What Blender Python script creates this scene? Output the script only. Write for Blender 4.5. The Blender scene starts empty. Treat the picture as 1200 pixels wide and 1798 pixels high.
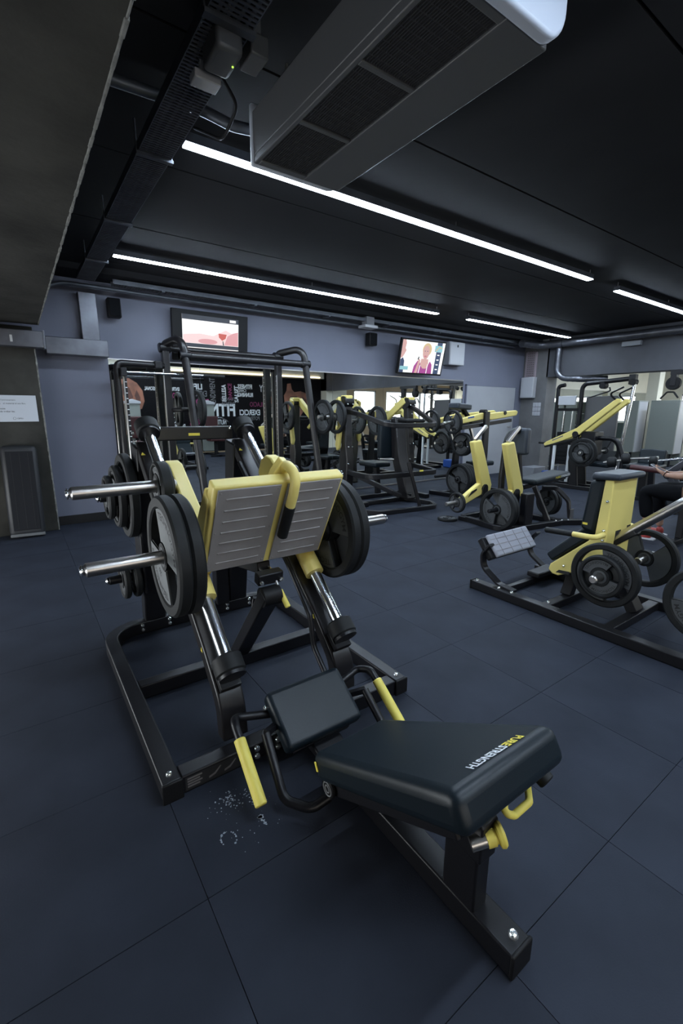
import bpy, bmesh, math, random
from mathutils import Vector as V, Matrix as M

# ------------------------------------------------------------------ scene, camera, light, exposure
scene = bpy.context.scene
COL = scene.collection
random.seed(7)
FPX = 791.08
YAW, PIT, ROL = math.radians(35.448), math.radians(-12.648), math.radians(0.235)
CAMH = 1.26
FW = V((math.sin(YAW)*math.cos(PIT), math.cos(YAW)*math.cos(PIT), math.sin(PIT)))
R0 = V((math.cos(YAW), -math.sin(YAW), 0)); U0 = R0.cross(FW)
RT = R0*math.cos(ROL)+U0*math.sin(ROL); UP = U0*math.cos(ROL)-R0*math.sin(ROL)
CP = V((0, 0, CAMH))
cam_d = bpy.data.cameras.new('camera'); cam = bpy.data.objects.new('camera', cam_d); COL.objects.link(cam)
cam_d.sensor_fit = 'HORIZONTAL'; cam_d.sensor_width = 24.0; cam_d.lens = 24.0*FPX/1200
cam_d.clip_start = 0.02; cam_d.clip_end = 100
cam.matrix_world = M(((RT.x, UP.x, -FW.x, CP.x), (RT.y, UP.y, -FW.y, CP.y), (RT.z, UP.z, -FW.z, CP.z), (0, 0, 0, 1)))
scene.camera = cam
scene.view_settings.view_transform = 'Standard'; scene.view_settings.look = 'None'
scene.view_settings.gamma = 1.0; scene.view_settings.use_curve_mapping = False
scene.view_settings.exposure = 0.0
W = bpy.data.worlds.new('world'); scene.world = W; W.use_nodes = True
W.node_tree.nodes['Background'].inputs[0].default_value = (0.55, 0.68, 1, 1)
W.node_tree.nodes['Background'].inputs[1].default_value = 0.3
LAMP = 88.0        # emission of the ceiling strip lamps
SKYWIN = 5.0       # daylight at the window panes

def ray(x, y): return FW + RT*((x-600)/FPX) - UP*((y-899)/FPX)
def atz(x, y, z=0.0): d = ray(x, y); return CP + d*((z-CP.z)/d.z)
def aty(x, y, yy): d = ray(x, y); return CP + d*((yy-CP.y)/d.y)
def atx(x, y, xx): d = ray(x, y); return CP + d*((xx-CP.x)/d.x)
def atp(x, y, p, n): d = ray(x, y); return CP + d*((V(p)-CP).dot(n)/d.dot(n))

# ------------------------------------------------------------------ materials
def mat(name, col, rough=.5, metal=0., noise=0., scale=20., bump=0., bscale=200., spec=.5, emit=None, es=0., coat=0., dist=.002, stretch=None):
    m = bpy.data.materials.new(name); m.use_nodes = True
    nt = m.node_tree; b = nt.nodes['Principled BSDF']
    c = (*col, 1)
    b.inputs['Base Color'].default_value = c
    b.inputs['Roughness'].default_value = rough; b.inputs['Metallic'].default_value = metal
    b.inputs['Specular IOR Level'].default_value = spec
    b.inputs['Coat Weight'].default_value = coat
    if emit: b.inputs['Emission Color'].default_value = (*emit, 1); b.inputs['Emission Strength'].default_value = es
    if noise or bump:
        tc = nt.nodes.new('ShaderNodeTexCoord')
        src = tc.outputs['Object']
        if stretch:
            mp = nt.nodes.new('ShaderNodeMapping'); mp.inputs['Scale'].default_value = stretch
            nt.links.new(src, mp.inputs[0]); src = mp.outputs[0]
    if noise:
        n = nt.nodes.new('ShaderNodeTexNoise'); n.inputs['Scale'].default_value = scale; n.inputs['Detail'].default_value = 6
        nt.links.new(src, n.inputs['Vector'])
        r = nt.nodes.new('ShaderNodeValToRGB')
        r.color_ramp.elements[0].position = .3; r.color_ramp.elements[1].position = .7
        r.color_ramp.elements[0].color = tuple(max(0, x*(1-noise)) for x in col)+(1,)
        r.color_ramp.elements[1].color = tuple(min(1, x*(1+noise)) for x in col)+(1,)
        nt.links.new(n.outputs['Fac'], r.inputs[0]); nt.links.new(r.outputs[0], b.inputs['Base Color'])
    if bump:
        n2 = nt.nodes.new('ShaderNodeTexNoise'); n2.inputs['Scale'].default_value = bscale; n2.inputs['Detail'].default_value = 3
        nt.links.new(src, n2.inputs['Vector'])
        bp = nt.nodes.new('ShaderNodeBump'); bp.inputs['Strength'].default_value = bump; bp.inputs['Distance'].default_value = dist
        nt.links.new(n2.outputs['Fac'], bp.inputs['Height']); nt.links.new(bp.outputs[0], b.inputs['Normal'])
    return m

BLK = mat('black_powder_coat', (.007, .007, .009), .38, spec=.35, bump=.08, bscale=600)
BLKB = mat('black_matte_plastic', (.006, .006, .007), .55, spec=.25)
GUN = mat('satin_black_panel', (.011, .010, .011), .34, spec=.45)
YEL = mat('yellow_powder_coat', (.78, .65, .20), .42, bump=.05, bscale=500)
YELD = mat('yellow_rubber_grip', (.76, .64, .12), .5)
CHR = mat('chrome', (.82, .84, .88), .20, 1)
STL = mat('brushed_steel', (.52, .50, .48), .30, 1, bump=.05, bscale=300, stretch=(1, 12, 12))
ZNC = mat('zinc_bolt', (.72, .76, .78), .25, .9)
RUB = mat('black_rubber', (.010, .011, .012), .6, spec=.3, noise=.25, scale=12, bump=.15, bscale=300)
GRY = mat('grey_plate_face', (.13, .14, .145), .55, noise=.12, scale=14)
DGR = mat('dark_grey_plate_face', (.060, .064, .068), .55, noise=.12, scale=14)
INK = mat('black_print', (.010, .010, .011), .6)
FPL = mat('grey_foot_plate', (.26, .245, .245), .55, noise=.10, scale=9)
VIN = mat('dark_vinyl', (.007, .0125, .0175), .40, spec=.3, bump=.10, bscale=350)
VIN2 = mat('slate_vinyl', (.030, .038, .052), .45, bump=.10, bscale=350)
MAR = mat('maroon_vinyl', (.055, .012, .014), .45)
WHP = mat('white_print', (.75, .78, .80), .5)
YPR = mat('yellow_print', (.80, .66, .08), .5)
TILE = mat('rubber_floor_tile', (.0228, .0272, .0395), .70, spec=.15, noise=.20, scale=3.2, bump=.22, bscale=240)
SLAB = mat('dark_underlay', (.010, .011, .013), .8)
WALL = mat('lilac_grey_paint', (.148, .158, .207), .55, spec=.3, noise=.05, scale=2.5)
CREAM = mat('cream_paint', (.66, .63, .52), .6, noise=.05, scale=2)
BEIGE = mat('beige_paint', (.38, .28, .17), .6, noise=.06, scale=2)
CONC = mat('raw_concrete', (.036, .035, .031), .75, noise=.38, scale=3.5, bump=.5, bscale=30, dist=.004, spec=.2)
CONL = mat('chipped_concrete_edge', (.17, .17, .16), .8, noise=.35, scale=25, bump=.6, bscale=60, dist=.006)
CEIL = mat('dark_ceiling_paint', (.019, .0195, .022), .7, spec=.1, noise=.15, scale=2)
CEILD = mat('black_ceiling_void', (.015, .016, .018), .8)
GALV = mat('galvanised_sheet', (.13, .135, .155), .36, .75, noise=.25, scale=6)
GALD = mat('dull_galvanised_tray', (.10, .11, .13), .45, .6, noise=.2, scale=10)
PLAS = mat('white_plastic_box', (.42, .43, .46), .5)
PLAD = mat('grey_plastic', (.20, .21, .23), .5)
ACM = mat('grey_ac_casing', (.070, .072, .076), .45)
GRL = mat('dark_grille_bars', (.022, .022, .024), .5)
ACE = mat('pale_ac_end_cap', (.44, .48, .56), .4)
DOORM = mat('pale_grey_door', (.29, .30, .325), .45, noise=.05, scale=3)
SHRD = mat('grey_machine_shroud', (.075, .075, .08), .5)
SHRP = mat('sage_grey_panel', (.24, .26, .24), .5)
GLASSM = mat('mirror_glass', (.86, .88, .86), .015, 1)
BASEB = mat('black_baseboard', (.008, .008, .009), .4)
PINK = mat('pinkish_tray', (.36, .30, .33), .5)
SKIN = mat('skin', (.42, .24, .17), .5, noise=.08, scale=15)
HAIR = mat('dark_hair', (.02, .013, .01), .6)
CLB = mat('black_cloth', (.004, .0045, .006), .8, spec=.1, bump=.2, bscale=60)
CLN = mat('navy_cloth', (.03, .10, .22), .8)
CLG = mat('charcoal_cloth', (.04, .045, .05), .8)
RED = mat('red_shoe', (.32, .03, .025), .5)
ORG = mat('orange_shoe', (.75, .16, .03), .5)
SOLE = mat('pale_sole', (.45, .45, .47), .6)
TOWEL = mat('grey_towel', (.34, .35, .40), .85, bump=.5, bscale=120)
MURB = mat('black_mural_print', (.004, .0035, .0045), .6, spec=.1)
MURM = mat('magenta_mural_print', (.22, .02, .10), .5)
MURS = mat('skin_mural_print', (.22, .085, .05), .5, noise=.5, scale=3)
MURS2 = mat('shadow_skin_mural_print', (.075, .028, .02), .5, noise=.5, scale=3)
MURG = mat('grey_mural_print', (.16, .16, .17), .5)
BLU = mat('blue_plastic', (.02, .08, .35), .5)
def emi(name, col, s):
    return mat(name, (0.02, .02, .02), .5, emit=col, es=s)
LMP = emi('strip_lamp_diffuser', (.70, .84, 1.0), LAMP)
WIN = emi('daylight_window_pane', (.95, 1.0, .97), SKYWIN)
WIN2 = emi('dim_daylight_window_pane', (1.0, .95, .88), 2.4)
WIN3 = emi('left_window_pane', (.92, .97, 1.0), 11.0)
LMPW = emi('warm_cove_lamp', (1.0, .86, .62), 5.0)
LED = emi('green_led', (.5, .9, .1), 1.5)
S_W = emi('screen_white', (1, 1, 1), 1.1); S_P = emi('screen_pink', (.95, .45, .48), .8); S_PL = emi('screen_pale_pink', (1, .74, .74), .95)
S_R = emi('screen_red', (.85, .16, .12), .7); S_DK = emi('screen_dark', (.05, .06, .09), .5); S_M = emi('screen_magenta', (.52, .07, .38), .75)
S_SK = emi('screen_skin', (.85, .50, .47), .8); S_BL = emi('screen_blonde', (.80, .60, .32), .85); S_B = emi('screen_blue', (.05, .09, .22), .6)
S_C = emi('screen_cyan', (.35, .72, .80), .8); S_LP = emi('screen_lips', (.75, .25, .30), .8)

# ------------------------------------------------------------------ mesh helpers
def topmost(o):
    while o.parent: o = o.parent
    return o
def fillet(pts, r, n=6, closed=False):
    pts = [V(p) for p in pts]; out = []
    N = len(pts)
    for i, p in enumerate(pts):
        if not closed and i in (0, N-1): out.append(p); continue
        a, b = pts[i-1], pts[(i+1) % N]
        u, w = (a-p), (b-p); lu, lw = u.length, w.length
        if lu < 1e-6 or lw < 1e-6: continue
        u /= lu; w /= lw
        ang = u.angle(w)
        if ang > math.pi-.02: out.append(p); continue
        d = min(r/math.tan(ang/2), lu*.49, lw*.49)
        rr = d*math.tan(ang/2)
        bis = (u+w).normalized(); c = p+bis*(rr/math.sin(ang/2))
        s, e = p+u*d-c, p+w*d-c
        for k in range(n+1):
            t = k/n
            q = s.normalized().slerp(e.normalized(), t).normalized()*rr if s.angle(e) < 3.1 else s.lerp(e, t)
            out.append(c+q)
    return out

class MB:
    def __init__(s): s.v = []; s.f = []; s.fm = []
    def add(s, vs, fs, mi=0):
        o = len(s.v); s.v += [V(p) for p in vs]
        for f in fs: s.f.append(tuple(i+o for i in f)); s.fm.append(mi)
        return s
    def box(s, c, d, rot=None, mi=0):
        c = V(c); x, y, z = d[0]/2, d[1]/2, d[2]/2
        vs = [V((a, b, e)) for e in (-z, z) for b in (-y, y) for a in (-x, x)]
        if rot is not None: vs = [rot @ p for p in vs]
        return s.add([c+p for p in vs], [(0, 2, 3, 1), (4, 5, 7, 6), (0, 1, 5, 4), (2, 6, 7, 3), (0, 4, 6, 2), (1, 3, 7, 5)], mi)
    def mm(s, a, b, mi=0):
        a, b = V(a), V(b); return s.box((a+b)/2, [abs(q) for q in (b-a)], mi=mi)
    def beam(s, p0, p1, w, h, up=(0, 0, 1), mi=0):
        p0, p1 = V(p0), V(p1); d = (p1-p0); L = d.length; d.normalize()
        up = V(up); side = d.cross(up)
        if side.length < 1e-4: side = d.cross(V((1, 0, 0)))
        side.normalize(); up = side.cross(d)
        r = M((side, d, up)).transposed()
        return s.box((p0+p1)/2, (w, L, h), r, mi)
    def sweep(s, path, prof, closed=False, up=None, caps=True, mi=0):
        P = [V(p) for p in path]; n = len(P); m = len(prof)
        T = []
        for i in range(n):
            a = P[i-1] if (i > 0 or closed) else P[i]; b = P[(i+1) % n] if (i < n-1 or closed) else P[i]
            t = (b-a); T.append(t.normalized() if t.length > 1e-9 else V((0, 0, 1)))
        if up is None:
            t = T[0]; ref = V((0, 0, 1)) if abs(t.z) < .9 else V((1, 0, 0))
            nx = t.cross(ref).normalized()
        vs = []
        for i in range(n):
            t = T[i]
            if up is None:
                if i: q = T[i-1].rotation_difference(t); nx = (q @ nx).normalized()
                x = nx; y = x.cross(t).normalized()
            else:
                x = t.cross(V(up)).normalized(); y = x.cross(t).normalized()
            sc = 1.0
            if up is not None and (0 < i < n-1 or closed):
                a = (P[i]-P[i-1]).normalized(); c = max(.5, a.dot(t)); sc = 1/c
            for (px, py) in prof: vs.append(P[i]+x*(px*sc)+y*py)
        fs = []
        for i in range(n if closed else n-1):
            for j in range(m):
                a, b = i*m+j, i*m+(j+1) % m; k = (i+1) % n
                fs.append((a, b, k*m+(j+1) % m, k*m+j))
        if caps and not closed:
            fs.append(tuple(reversed(range(m)))); fs.append(tuple((n-1)*m+j for j in range(m)))
        return s.add(vs, fs, mi)
    def tube(s, path, r, n=12, closed=False, mi=0):
        return s.sweep(path, [(r*math.cos(2*math.pi*k/n), r*math.sin(2*math.pi*k/n)) for k in range(n)], closed, mi=mi)
    def bar(s, path, w, h, up=(0, 0, 1), closed=False, mi=0):
        return s.sweep(path, [(-w/2, -h/2), (w/2, -h/2), (w/2, h/2), (-w/2, h/2)], closed, up, mi=mi)
    def lathe(s, prof, o, axis, n=24, mi=0, closed=False):
        o, ax = V(o), V(axis).normalized()
        ref = V((0, 0, 1)) if abs(ax.z) < .9 else V((1, 0, 0))
        x = ax.cross(ref).normalized(); y = ax.cross(x)
        vs = []; m = len(prof)
        for k in range(n):
            a = 2*math.pi*k/n; d = x*math.cos(a)+y*math.sin(a)
            for (r, h) in prof: vs.append(o+d*r+ax*h)
        fs = []
        for k in range(n):
            k2 = (k+1) % n
            for j in range(m if closed else m-1):
                j2 = (j+1) % m
                fs.append((k*m+j, k2*m+j, k2*m+j2, k*m+j2))
        if not closed:
            fs.append(tuple(k*m for k in reversed(range(n)))); fs.append(tuple(k*m+m-1 for k in range(n)))
        return s.add(vs, fs, mi)
    def cyl(s, p0, p1, r, n=20, ch=0., mi=0):
        p0, p1 = V(p0), V(p1); L = (p1-p0).length
        pr = [(r, 0), (r, L)] if not ch else [(r-ch, 0), (r, ch), (r, L-ch), (r-ch, L)]
        return s.lathe(pr, p0, p1-p0, n, mi)
    def prism(s, poly, o, ux, uy, t, mi=0):
        """2-D polygon in the plane (ux, uy) at o, extruded by t along ux x uy (centred)"""
        o, ux, uy = V(o), V(ux), V(uy); w = ux.cross(uy).normalized()
        n = len(poly)
        a = [o+ux*x+uy*y-w*(t/2) for x, y in poly]; b = [p+w*t for p in a]
        fs = [tuple(reversed(range(n))), tuple(range(n, 2*n))]+[(i, (i+1) % n, n+(i+1) % n, n+i) for i in range(n)]
        return s.add(a+b, fs, mi)
    def flat(s, poly, o, ux, uy, mi=0):
        o, ux, uy = V(o), V(ux), V(uy)
        return s.add([o+ux*x+uy*y for x, y in poly], [tuple(range(len(poly)))], mi)
    def sphere(s, c, r, n=12, m=8, sc=(1, 1, 1), mi=0):
        pr = [(r*math.sin(math.pi*j/m)*1, -r*math.cos(math.pi*j/m)) for j in range(m+1)]
        pr[0] = (r*.02, pr[0][1]); pr[-1] = (r*.02, pr[-1][1])
        o = len(s.v); s.lathe(pr, (0, 0, 0), (0, 0, 1), n, mi)
        for i in range(o, len(s.v)): p = s.v[i]; s.v[i] = V((p.x*sc[0], p.y*sc[1], p.z*sc[2]))+V(c)
        return s
    def mesh(s, name, off=None, ang=38):
        me = bpy.data.meshes.new(name)
        off = off or V((0, 0, 0))
        me.from_pydata([tuple(p-off) for p in s.v], [], s.f)
        me.update()
        bm = bmesh.new(); bm.from_mesh(me)
        bmesh.ops.recalc_face_normals(bm, faces=bm.faces)
        lim = math.radians(ang)
        for f in bm.faces: f.smooth = True
        for e in bm.edges:
            if len(e.link_faces) == 2: e.smooth = e.calc_face_angle(0) < lim
            else: e.smooth = False
        bm.to_mesh(me); bm.free()
        return me
    def build(s, name, m, parent=None, bevel=0, seg=2, local=False, ang=38, label=None):
        off = V((0, 0, 0))
        if parent is not None and not local:
            off = topmost(parent).location.copy()
        me = s.mesh(name, off, ang)
        ms = m if isinstance(m, (list, tuple)) else [m]
        for q in ms: me.materials.append(q)
        if len(ms) > 1:
            for p, i in zip(me.polygons, s.fm): p.material_index = i
        o = bpy.data.objects.new(name, me); COL.objects.link(o)
        if parent is not None: o.parent = parent
        if bevel:
            b = o.modifiers.new('bevel', 'BEVEL'); b.width = bevel; b.segments = seg; b.limit_method = 'ANGLE'; b.angle_limit = math.radians(40)
        if label: o['label'] = label
        return o

def thing(name, label, cat, loc=(0, 0, 0), rz=0., group=None):
    o = bpy.data.objects.new(name, None); COL.objects.link(o); o.empty_display_size = .1
    o.location = loc; o.rotation_euler = (0, 0, rz); o['label'] = label; o['category'] = cat
    if group: o['group'] = group
    return o
def tag(o, label, cat, group=None):
    o['label'] = label; o['category'] = cat
    if group: o['group'] = group
    return o
def struct(o, label=None):
    o['kind'] = 'structure'
    if label: o['label'] = label
    return o
def stuff(o): o['kind'] = 'stuff'; return o
def bolts(parent, pts, axis, r=.011, h=.010, m=None):
    me = None
    base = topmost(parent).location
    for p in pts:
        if me is None:
            b = MB(); b.lathe([(r, 0), (r, h*.5), (r*.7, h), (r*.1, h*1.15)], (0, 0, 0), axis, 10)
            me = b.mesh('bolt'); me.materials.append(m or ZNC)
        o = bpy.data.objects.new('bolt', me); COL.objects.link(o); o.parent = parent; o.location = V(p)-base

# text as mesh, returned in the (x, y) plane, baseline left at 0
_tc = {}
def text2d(s, size=1., bold=0.):
    key = (s, bold)
    if key not in _tc:
        c = bpy.data.curves.new('t', 'FONT'); c.body = s; c.size = 1; c.fill_mode = 'FRONT'; c.offset = bold; c.resolution_u = 2
        o = bpy.data.objects.new('t', c); COL.objects.link(o)
        dg = bpy.context.evaluated_depsgraph_get(); dg.update()
        me = bpy.data.meshes.new_from_object(o.evaluated_get(dg))
        vs = [(p.co.x, p.co.y) for p in me.vertices]; fs = [tuple(p.vertices) for p in me.polygons]
        bpy.data.objects.remove(o); bpy.data.curves.remove(c); bpy.data.meshes.remove(me)
        _tc[key] = (vs, fs)
    vs, fs = _tc[key]
    w = max(x for x, y in vs) if vs else 0
    return [(x*size, y*size) for x, y in vs], fs, w*size
def put_text(mb, s, o, ux, uy, size, width=None, bold=0., mi=0, center=False):
    vs, fs, w = text2d(s, size, bold)
    k = width/w if width else 1.
    o, ux, uy = V(o), V(ux), V(uy)
    sh = -w*k/2 if center else 0
    mb.add([o+ux*(x*k+sh)+uy*y for x, y in vs], fs, mi); return w*k
def put_arc(mb, s, r, a_mid, size, z, mi=0, flip=False, bold=.01, spread=1.0):
    vs, fs, w = text2d(s, size, bold)
    out = []
    for x, y in vs:
        xx = (x-w/2)*spread
        if not flip: a = a_mid-xx/r; rr = r+y
        else: a = a_mid+xx/r; rr = r+size*.7-y
        out.append(V((rr*math.cos(a), rr*math.sin(a), z)))
    mb.add(out, fs, mi)

# ------------------------------------------------------------------ the setting
ZC = 2.66; YB = 5.80; YR = -2.0; XL = -1.6; XR = 8.77; XE = 15.6
b = MB().mm((XL, YR, -.12), (XE, YB, -.016)); floor = struct(b.build('floor', SLAB))
PX, PY, X0, Y0 = .52, .5335, .26, 1.50
tile = MB().mm((-PX/2+.0010, -PY/2+.0010, -.0155), (PX/2-.0010, PY/2-.0010, 0)).mesh('tile'); tile.materials.append(TILE)
rest = MB()
i0 = math.ceil((XL-X0)/PX); cnt = 0
for i in range(i0-1, int((XE-X0)/PX)+1):
    for j in range(int((YR-Y0)/PY)-1, int((YB-Y0)/PY)+1):
        x0, x1 = max(X0+i*PX, XL), min(X0+(i+1)*PX, XE); y0, y1 = max(Y0+j*PY, YR), min(Y0+(j+1)*PY, YB)
        if x1-x0 < .02 or y1-y0 < .02: continue
        cx, cy = (x0+x1)/2, (y0+y1)/2
        full = (x1-x0) > PX-.001 and (y1-y0) > PY-.001
        d = (V((cx, cy, 0))-CP); dep = d.dot(FW)
        vis = False
        if dep > .2:
            for (ax, ay) in ((x0, y0), (x1, y0), (x0, y1), (x1, y1)):
                q = V((ax, ay, 0))-CP; zz = q.dot(FW)
                if zz > .1 and abs(q.dot(RT)/zz*FPX) < 640 and abs(q.dot(UP)/zz*FPX) < 940: vis = True
        if full and vis and cx < XR:
            o = bpy.data.objects.new('tile', tile); COL.objects.link(o); o.parent = floor
            o.location = (cx, cy, random.uniform(-.0008, .0002)); cnt += 1
        else:
            rest.mm((x0+.0016, y0+.0016, -.0155), (x1-.0016, y1-.0016, -.0003))
stuff(rest.build('tile_field', TILE, floor))
# chalk marks on the rubber, left of the seat
ck = MB()
def blob(x, y, r):
    p = atz(x, y, .0009); n = random.randint(5, 8)
    ck.add([p+V((math.cos(6.283*k/n)*r*random.uniform(.5, 1.2), math.sin(6.283*k/n)*r*random.uniform(.5, 1.2), 0)) for k in range(n)], [tuple(range(n))])
for k in range(60):
    blob(400+random.gauss(0, 11)+3, 1404+random.gauss(0, 6), random.uniform(.0008, .0035))
for k in range(30): blob(440+random.gauss(0, 9), 1393+random.gauss(0, 6), random.uniform(.0008, .0030))
for k in range(12): blob(447+random.gauss(0, 4), 1410+random.gauss(0, 3), random.uniform(.001, .004))
for k in range(26):
    a = random.uniform(-.6, 4.2); blob(402+14*math.cos(a), 1473-13*math.sin(a), random.uniform(.001, .0045))
for k in range(40): blob(430+random.gauss(0, 45), 1430+random.gauss(0, 32), random.uniform(.0006, .002))
for k in range(22): blob(458+random.gauss(0, 3), 1434+random.gauss(0, 2.5), random.uniform(.003, .006))
for k in range(10): blob(463+k*.4+random.gauss(0, 1), 1439+k*.9, random.uniform(.002, .004))
CHALK = mat('chalk_smear', (.34, .38, .43), .9, noise=.4, scale=90)
stuff(ck.build('chalk_smear', CHALK, floor))

ce = struct(MB().mm((XL, YR, ZC+.02), (XE, YB, ZC+.14)).build('ceiling', CEILD))
ys = [YR, -1.15, -.09, .97, 2.03, 3.07, 4.15, 5.2, YB]
for k in range(len(ys)-1):
    for (xa, xb) in ((XL, XR), (XR+.0, XE)):
        MB().mm((xa+.004, ys[k]+.007, ZC), (xb-.004, ys[k+1]-.007, ZC+.0195)).build('slab', CEIL, ce)
struct(MB().mm((XL-.15, YB, -.1), (XR+.02, YB+.15, ZC+.1)).build('wall_back', WALL))
struct(MB().mm((XR+.02, YB, -.1), (XE, YB+.15, ZC+.1)).build('wall_back_annex', CREAM))
def window_wall(name, x, sgn, y0, y1, z0, z1, m_, pane, nm, npan, low=None):
    a, c = sorted((x, x+sgn*.15))
    w = MB().mm((a, YR-.15, -.1), (c, y0, ZC+.1)).mm((a, y1, -.1), (c, YB+(.15 if sgn > 0 else 0), ZC+.1)).mm((a, y0, -.1), (c, y1, z0)).mm((a, y0, z1), (c, y1, ZC+.1))
    struct(w.build(name, m_))
    o = struct(MB().mm((x+sgn*.10, y0, z0), (x+sgn*.14, y1, z1)).build(nm, pane))
    f = MB()
    for k in range(npan+1): y = y0+(y1-y0)*k/npan; f.mm((x+sgn*.03, y-.025, z0), (x+sgn*.099, y+.025, z1))
    f.mm((x+sgn*.03, y0, z0), (x+sgn*.099, y1, z0+.04)).mm((x+sgn*.03, y0, z1-.04), (x+sgn*.099, y1, z1))
    f.build('window_frame', PLAS, o)
window_wall('wall_left', XL, -1, 1.2, 5.2, .10, .80, CONC, WIN3, 'window_5', 4)
window_wall('wall_right', XE, 1, -.5, 5.2, .95, 1.76, CREAM, WIN, 'window_6', 4)
struct(MB().mm((XE-.03, -.5, .45), (XE-.001, 5.2, .93)).build('trim_1', mat('dark_green_panel', (.03, .05, .045), .5)))
# rear wall behind the viewer: solid part and the window part
rw = MB().mm((XL, YR-.15, -.1), (-1.3, YR, ZC+.1)).mm((1.75, YR-.15, -.1), (10.2, YR, ZC+.1)).mm((-1.3, YR-.15, 1.40), (1.75, YR, ZC+.1)).mm((-1.3, YR-.15, -.1), (1.75, YR, .45)).mm((10.2, YR-.15, 2.0), (XE, YR, ZC+.1)).mm((10.2, YR-.15, -.1), (XE, YR, .72))
rw.mm((11.25, YR-.15, .72), (11.75, YR, 2.0))
struct(rw.build('wall_rear', BEIGE))
for n, (xa, xb) in enumerate(((10.2, 11.25), (11.75, 13.6), (13.6, 15.6), (-1.3, 1.75))):
    w = struct(MB().mm((xa, YR-.14, .72 if xa > 0 else .45), (xb, YR-.10, 2.0 if xa > 0 else 1.40)).build('window_%d' % (n+1), WIN if xa > 0 else WIN2))
    f = MB()
    za, zb = (.72, 2.0) if xa > 0 else (.45, 1.40)
    for (p, q) in (((xa, za), (xb, za+.04)), ((xa, zb-.04), (xb, zb)), ((xa, za), (xa+.05, zb)), ((xb-.05, za), (xb, zb))):
        f.mm((p[0], YR-.10, p[1]), (q[0], YR-.02, q[1]))
    f.build('window_frame', PLAS, w)
# left pier, its beam, baseboards
struct(MB().mm((-.75, 5.58, 0), (.245, YB, 2.05)).build('wall_pier_left', CONC, bevel=.006))
eg = MB(); rr = random.Random(3)
for k in range(48):
    z = .02+k*.042
    eg.box((.245, 5.583, z), (.008+rr.uniform(0, .010), .008+rr.uniform(0, .008), .046))
struct(eg.build('trim_pier_edge', CONL, bevel=.003))
bm_ = MB().mm((XL, YR, 2.07), (.298, 5.58, ZC)); struct(bm_.build('ceiling_beam_left', CONC, bevel=.004))
eg = MB()
for k in range(90):
    y = .3+k*.0588
    eg.box((.299, y, 2.073), (.007+rr.uniform(0, .007), .062, .008+rr.uniform(0, .007)))
struct(eg.build('trim_beam_edge', CONL, bevel=.003))
struct(MB().mm((.262, YB-.018, 0), (.93, YB, .10)).build('baseboard_back', BASEB, bevel=.003))
struct(MB().mm((6.92, YB-.018, 0), (XR, YB, .07)).build('baseboard_back_right', BASEB, bevel=.003))
# right: concrete header with opening under it and the corner pier
struct(MB().mm((XR, YR, 1.93), (XR+.35, 5.28, ZC)).build('ceiling_beam_right', mat('grey_blue_concrete', (.065, .068, .08), .7, noise=.15, scale=3, bump=.3, bscale=30)))
struct(MB().mm((XR, 5.25, 0), (XR+.35, YB, ZC)).build('wall_pier_right', mat('grey_concrete_pier', (.13, .13, .132), .65, noise=.2, scale=3)))
struct(MB().mm((XR, YR, 0), (XR+.85, YR+.35, ZC)).build('wall_pier_rear', CREAM))
struct(MB().mm((XL, YR, 2.32), (XR, YR+.20, ZC)).build('ceiling_beam_rear', CREAM))
# flush door beside the mirror
d1 = struct(MB().mm((6.985, YB-.035, .0), (8.50, YB-.001, 1.735)).build('door_1', DOORM, bevel=.004))
MB().mm((6.965, YB-.04, 0), (6.985, YB-.001, 1.755)).mm((6.965, YB-.04, 1.735), (8.52, YB-.001, 1.755)).mm((8.50, YB-.04, 0), (8.52, YB-.001, 1.755)).build('door_frame', WALL, d1)
MB().cyl((8.38, YB-.035, .95), (8.38, YB-.085, .95), .012).tube([(8.38, YB-.08, .95), (8.27, YB-.08, .95)], .009).build('door_handle', STL, d1)

# ------------------------------------------------------------------ mirrors
def mirror(label, xs, z0, z1):
    t = thing('wall_mirror', label, 'mirror', (sum((xs[0], xs[-1]))/2, YB-.01, z0))
    for a, c in zip(xs, xs[1:]):
        MB().mm((a+.0015, YB-.008, z0), (c-.0015, YB-.001, z1)).build('mirror_pane', GLASSM, t)
    f = MB().mm((xs[0], YB-.014, z1), (xs[-1], YB-.001, z1+.012)).mm((xs[0], YB-.014, z0-.02), (xs[-1], YB-.001, z0))
    f.build('mirror_channel', STL, t); return t
mirror('long wall mirror of tall panes under the two televisions', [.925, 1.95, 2.95, 3.95, 4.95, 5.95, 6.90], .03, 1.81)
mirror('wall mirror behind the lat pulldown tower past the corner pier', [9.25, 10.4, 11.6, 12.8, 14.0, 15.2], .03, 1.78)

# ------------------------------------------------------------------ ceiling strip lamps
def strip(x0, x1, y, label, zz=2.565):
    t = thing('strip_lamp', label, 'lamp', ((x0+x1)/2, y, zz), group='ceiling strip lamps')
    MB().mm((x0, y-.033, zz+.006), (x1, y+.033, zz+.05)).build('housing', GALD, t)
    MB().mm((x0+.004, y-.030, zz), (x1-.004, y+.030, zz+.0055)).build('diffuser', LMP, t)
    for x in (x0+.02, (x0+x1)/2, x1-.02):
        MB().cyl((x, y, zz+.05), (x, y, ZC-.001), .004, 8).build('hanger', STL, t)
strip(.87, 4.93, 4.66, 'long ceiling strip lamp beside the televisions, crossing above the power rack')
strip(5.56, 8.36, 4.66, 'shorter ceiling strip lamp above the grey door by the corner pier')
strip(.865, 4.945, 2.60, 'long ceiling strip lamp passing over the far end of the air conditioner')
strip(5.60, 8.40, 2.64, 'shorter ceiling strip lamp nearer the concrete beam, above the leaning levers')
strip(.60, 2.40, .30, 'ceiling strip lamp in front of the air conditioner end cap')
strip(5.60, 8.40, .30, 'ceiling strip lamp above the seated person')
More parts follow.
